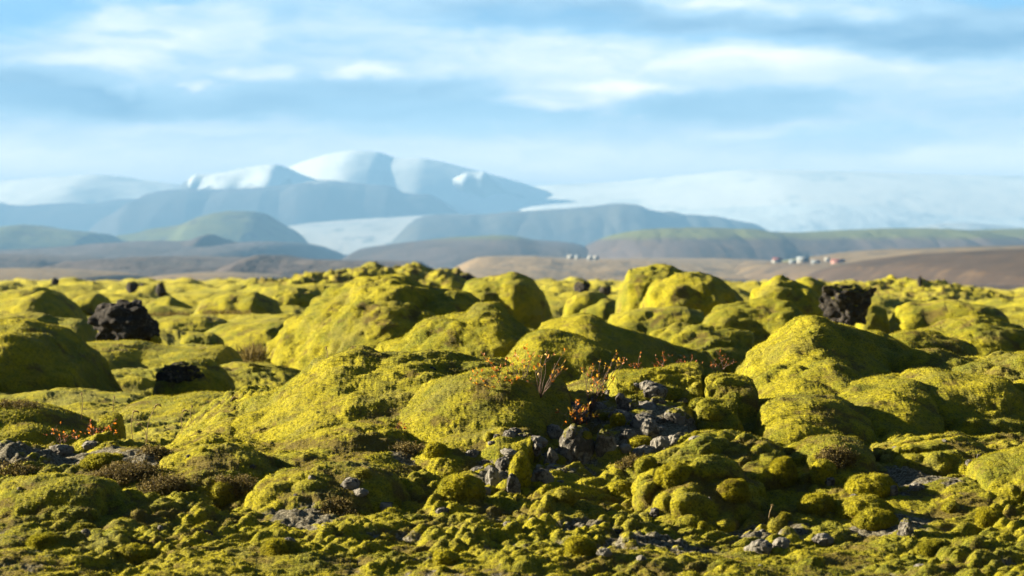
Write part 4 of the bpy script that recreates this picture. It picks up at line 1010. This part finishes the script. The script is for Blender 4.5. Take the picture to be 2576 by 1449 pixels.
# the long heath ridge
hill('hill', [(-500,640),(-200,632),(0,629),(135,626),(237,622),(305,615),(355,613),(400,610),(480,607),(609,612),(677,609),(762,611),(812,621),(872,630),(930,645)], 5000, 1500, 1500, 'heath_land', base=50, q=1.0, rough=.12, seed=9, nu=600)
hill('hill', [(400,616),(440,608),(491,602),(514,593),(530,589),(558,599),(609,612),(650,620)], 4600, 320, 320, 'brown_slope', base=45, q=1.0, rough=.05, seed=10)
hill('hill', [(830,640),(890,630),(940,622),(1020,611),(1110,602),(1177,597),(1262,592),(1296,594),(1347,603),(1414,608),(1500,625),(1560,650)], 4800, 1200, 1200, 'heath_green', base=50, q=1.1, rough=.12, seed=11, nu=500)
hill('hill', [(1300,650),(1360,622),(1414,611),(1482,604),(1550,591),(1617,578),(1677,574),(1750,574),(1873,577),(1924,584),(2009,585),(2110,580),(2246,575),(2313,575),(2398,580),(2480,578),(2576,576),(2800,580),(3100,620)], 4300, 750, 1800, 'heath_green', base=48, q=.75, rough=.10, seed=12, nu=800, gully=.045)
# blue hills
hill('hill', [(230,640),(298,600),(355,592),(423,579),(467,569),(508,549),(542,540),(592,535),(643,534),(667,538),(694,555),(745,585),(795,616),(820,640)], 7000, 500, 800, 'green_hill', base=55, q=1.1, rough=.16, seed=13)
hill('hill', [(-400,640),(-200,600),(-60,582),(0,573),(34,569),(68,566),(135,575),(220,585),(288,594),(321,606),(360,640)], 6500, 600, 800, 'green_hill', base=55, q=1.1, rough=.14, seed=14)
hill('mountain', [(900,650),(930,612),(957,585),(1018,553),(1110,541),(1211,540),(1313,533),(1414,526),(1499,519),(1550,513),(1600,516),(1628,527),(1704,538),(1839,552),(1890,567),(1958,580),(2050,620)], 9500, 900, 1500, 'table_mountain', base=60, q=.8, rough=.12, seed=15, nu=600, gully=.06)
# ice cap and its mountains
hill('mountain', [(120,640),(210,600),(250,566),(305,528),(355,498),(372,487),(450,475),(575,474),(735,462),(812,453),(900,462),(991,470),(1015,486),(1083,493),(1130,520),(1180,560),(1260,600),(1340,640)], 12500, 1100, 1800, 'rock_mountain', base=70, q=.7, rough=.16, seed=16, nu=800, nv=200, gully=.06)
hill('mountain', [(330,600),(400,520),(440,478),(474,450),(497,437),(521,437),(560,434),(600,426),(660,415),(690,412),(720,420),(760,438),(812,456),(900,500),(1000,560)], 13600, 700, 900, 'snow_rock', base=70, q=.8, rough=.16, seed=17, nu=600, gully=.10)
hill('glacier', [(300,600),(440,540),(500,478),(560,446),(640,432),(720,424),(780,405),(850,386),(905,379),(950,383),(1000,397),(1060,399),(1100,406),(1180,426),(1260,446),(1320,464),(1400,490),(1520,540),(1650,590)], 15000, 1900, 3500, 'snow_field', base=70, q=1.5, rough=.06, seed=18, nu=700, nv=200)
hill('mountain', [(980,600),(1060,530),(1100,494),(1140,466),(1180,452),(1215,452),(1245,472),(1290,506),(1360,550),(1440,600)], 14300, 600, 900, 'snow_rock', base=70, q=1.0, rough=.22, seed=19, nu=500, gully=.15)
hill('glacier', [(950,600),(1150,520),(1260,485),(1350,470),(1500,464),(1700,445),(1900,430),(2100,433),(2300,440),(2600,446),(3000,455),(3400,520)], 16500, 4200, 3500, 'snow_field', base=70, q=1.4, rough=.035, seed=20, nu=800, nv=200)
hill('mountain', [(1100,640),(1380,575),(1560,545),(1700,525),(1850,512),(2000,503),(2150,510),(2350,525),(2576,530),(2900,520),(3200,560)], 13800, 1700, 1800, 'snow_streak', base=70, q=1.2, rough=.05, seed=21, nu=600)
hill('glacier', [(-800,520),(-300,460),(0,458),(150,446),(260,440),(380,455),(480,470),(600,510),(800,580)], 16000, 2600, 3000, 'snow_field', base=70, q=1.3, rough=.08, seed=22, nv=200)
hill('mountain', [(-900,560),(-200,506),(0,504),(100,512),(250,506),(340,500),(420,508),(520,530),(700,590)], 14500, 1100, 1500, 'rock_mountain', base=70, q=.8, rough=.12, seed=23)
hill('glacier', [(520,660),(640,610),(700,584),(740,568),(850,556),(1000,547),(1150,540),(1250,550),(1400,610)], 11300, 2400, 900, 'tongue', base=62, q=1.5, rough=.06, seed=24)
hill('glacier', [(2180,610),(2300,574),(2360,563),(2420,560),(2500,566),(2600,576),(2760,610)], 10500, 600, 900, 'tongue', base=62, q=1.3, rough=.03, seed=25)
print('far', time.time() - T0)

# ------------------------------------------------------------------ farms
M['white_wall'] = flat_mat('white_wall', (0.22, 0.215, 0.205), .7); M['red_roof'] = flat_mat('red_roof', (0.11, 0.035, 0.03), .6); M['grey_roof'] = flat_mat('grey_roof', (0.150, 0.165, 0.180), .5)
M['pink_wall'] = flat_mat('pink_wall', (0.310, 0.165, 0.140), .7); M['pane'] = flat_mat('pane', (0.015, 0.020, 0.025), .2); M['dark_leaf'] = flat_mat('dark_leaf', (0.018, 0.025, 0.010), .9, 0, .5); M['bark'] = flat_mat('bark', (0.060, 0.040, 0.025), .9)
M['pasture'] = land_mat('pasture', ((0.100, 0.120, 0.030), (0.130, 0.135, 0.040), (0.080, 0.085, 0.030)), 60)
def box(V, Fc, x0, x1, y0, y1, z0, z1):
    b = len(V); V += [(x0, y0, z0), (x1, y0, z0), (x1, y1, z0), (x0, y1, z0), (x0, y0, z1), (x1, y0, z1), (x1, y1, z1), (x0, y1, z1)]
    Fc += [tuple(b + i for i in f) for f in ((0, 3, 2, 1), (4, 5, 6, 7), (0, 1, 5, 4), (1, 2, 6, 5), (2, 3, 7, 6), (3, 0, 4, 7))]
def house(label, X, Y, wpx, hpx, d, wall, roof, rz=0.0, cat='house', name='farm_house'):
    px, py, pz = seen(X, Y)
    if not (d * .5 < py < d * 1.6): px, py, pz = at(X, Y, d)
    px = (X - 1288) / FPX * py
    W = wpx / FPX * py; Hh = hpx / FPX * py * .6; D = W * .55; Rh = hpx / FPX * py * .5
    root = bpy.data.objects.new(name, None); sc.collection.objects.link(root); root.location = (px, py, pz); root.rotation_euler = (0, 0, rz)
    V = []; Fc = []
    box(V, Fc, -W / 2, W / 2, -D / 2, D / 2, -2.5, Hh)
    b = len(V); V += [(-W / 2, -D / 2, Hh), (-W / 2, D / 2, Hh), (-W / 2, 0, Hh + Rh), (W / 2, -D / 2, Hh), (W / 2, D / 2, Hh), (W / 2, 0, Hh + Rh)]
    Fc += [(b, b + 2, b + 1), (b + 3, b + 4, b + 5)]
    mesh_obj('wall', V, Fc, M[wall], parent=root, smooth=False)
    V = []; Fc = []; o = .35; th = .2
    k = Rh / (D / 2)
    for s in (-1, 1):
        b = len(V)
        V += [(-W / 2 - o, s * (D / 2 + o), Hh - o * k + .02), (W / 2 + o, s * (D / 2 + o), Hh - o * k + .02), (W / 2 + o, 0, Hh + Rh + .02), (-W / 2 - o, 0, Hh + Rh + .02)]
        V += [(a_, b_, c_ + th) for a_, b_, c_ in V[b:b + 4]]
        Fc += [tuple(b + i for i in f) for f in ((0, 3, 2, 1), (4, 5, 6, 7), (0, 1, 5, 4), (1, 2, 6, 5), (2, 3, 7, 6), (3, 0, 4, 7))]
    mesh_obj('roof', V, Fc, M[roof], parent=root, smooth=False)
    nw = max(2, int(W / 3.2))
    for i in range(nw):
        V = []; Fc = []; cx = -W / 2 + W * (i + .5) / nw
        box(V, Fc, cx - .5, cx + .5, -D / 2 - .04, -D / 2 + .05, Hh * .38, Hh * .75)
        mesh_obj('window', V, Fc, M['pane'], parent=root, smooth=False)
    tag(root, label, cat); root['group'] = 'farm buildings on the distant plain'
house('small white farmhouse, leftmost on the tan ridge', 1436, 651, 15, 8, 2600, 'white_wall', 'white_wall', .2)
house('small white shed right of the leftmost farmhouse', 1453, 652, 11, 8, 2600, 'white_wall', 'grey_roof', -.2)
house('white farmhouse, third building along the tan ridge', 1485, 654, 12, 9, 2600, 'white_wall', 'white_wall', .3)
house('white barn at the right end of the tan ridge buildings', 1499, 654, 15, 9, 2600, 'white_wall', 'white_wall', 0)
house('white farmhouse with reddish front at the left of the right hand farm', 1955, 661, 22, 11, 2200, 'white_wall', 'red_roof', .15)
house('low grey shed in the middle of the right hand farm', 1995, 662, 18, 7, 2200, 'grey_roof', 'grey_roof', 0, 'shed', 'farm_shed')
house('large grey roofed barn in the right hand farm', 2020, 661, 30, 13, 2200, 'white_wall', 'grey_roof', -.1, 'barn', 'farm_barn')
house('low dark shed right of the large barn', 2052, 663, 20, 7, 2200, 'grey_roof', 'grey_roof', 0, 'shed', 'farm_shed')
house('small white house right of the large barn', 2081, 658, 11, 9, 2200, 'white_wall', 'white_wall', 0)
house('long red roofed barn at the right of the farm', 2108, 662, 32, 9, 2200, 'pink_wall', 'red_roof', 0, 'barn', 'farm_barn')
hill('pasture', [(1930,665),(1975,656),(2030,648),(2080,643),(2120,646),(2160,660)], 2500, 160, 160, 'pasture', base=26, q=1.2, rough=.02, seed=31, nu=120, nv=60)
# the dark copse above the farm: six trees
rt = random.Random(5)
def tree(label, X, Y, d, h):
    x, y, z = at(X, Y, d)
    root = bpy.data.objects.new('conifer_tree', None); sc.collection.objects.link(root); root.location = (x, y, z)
    V = []; Fc = []; tube(V, Fc, [(0, 0, -2), (0, 0, h * .5), (0, 0, h * .95)], .25, .05, 6); mesh_obj('trunk', V, Fc, M['bark'], parent=root)
    V = []; Fc = []
    for k in range(900):
        t = rt.random(); r = (1 - t) * h * .28 * math.sqrt(rt.random()) + .2; a = rt.uniform(0, 6.28)
        leafmesh(V, Fc, (r * math.cos(a), r * math.sin(a), h * (.12 + .88 * t)), (math.cos(a), math.sin(a), rt.gauss(-.1, .5)), .9, .7, (rt.gauss(0, 1), rt.gauss(0, 1), 1))
    mesh_obj('crown', V, Fc, M['dark_leaf'], parent=root, smooth=False)
    tag(root, label, 'tree', 'dark trees above the right hand farm')
for k, (X, lb) in enumerate([(2158, 'dark tree at the left end of the copse above the farm'), (2165, 'second dark tree from the left in the copse'), (2173, 'third dark tree from the left in the copse'), (2180, 'third dark tree from the right in the copse'), (2187, 'second dark tree from the right in the copse'), (2194, 'dark tree at the right end of the copse above the farm')]):
    tree(lb, X, 655, 1990, 5.5 + (k % 3) * .8)

# ------------------------------------------------------------------ haze
def haze():
    V = []; Fc = []; box(V, Fc, -22000, 22000, -400, 27500, -90, 625)
    m = bpy.data.materials.new('haze'); m.use_nodes = True; t = NT(m.node_tree); out = t.n('ShaderNodeOutputMaterial')
    v = t.n('ShaderNodeVolumePrincipled'); v.inputs['Color'].default_value = (.128, .265, .465, 1); v.inputs['Density'].default_value = 1.18e-4; v.inputs['Anisotropy'].default_value = 0.0
    t.nt.links.new(v.outputs[0], out.inputs['Volume'])
    o = mesh_obj('haze', V, Fc, m, smooth=False); tag(o, kind='stuff')
haze()
print('done', time.time() - T0)
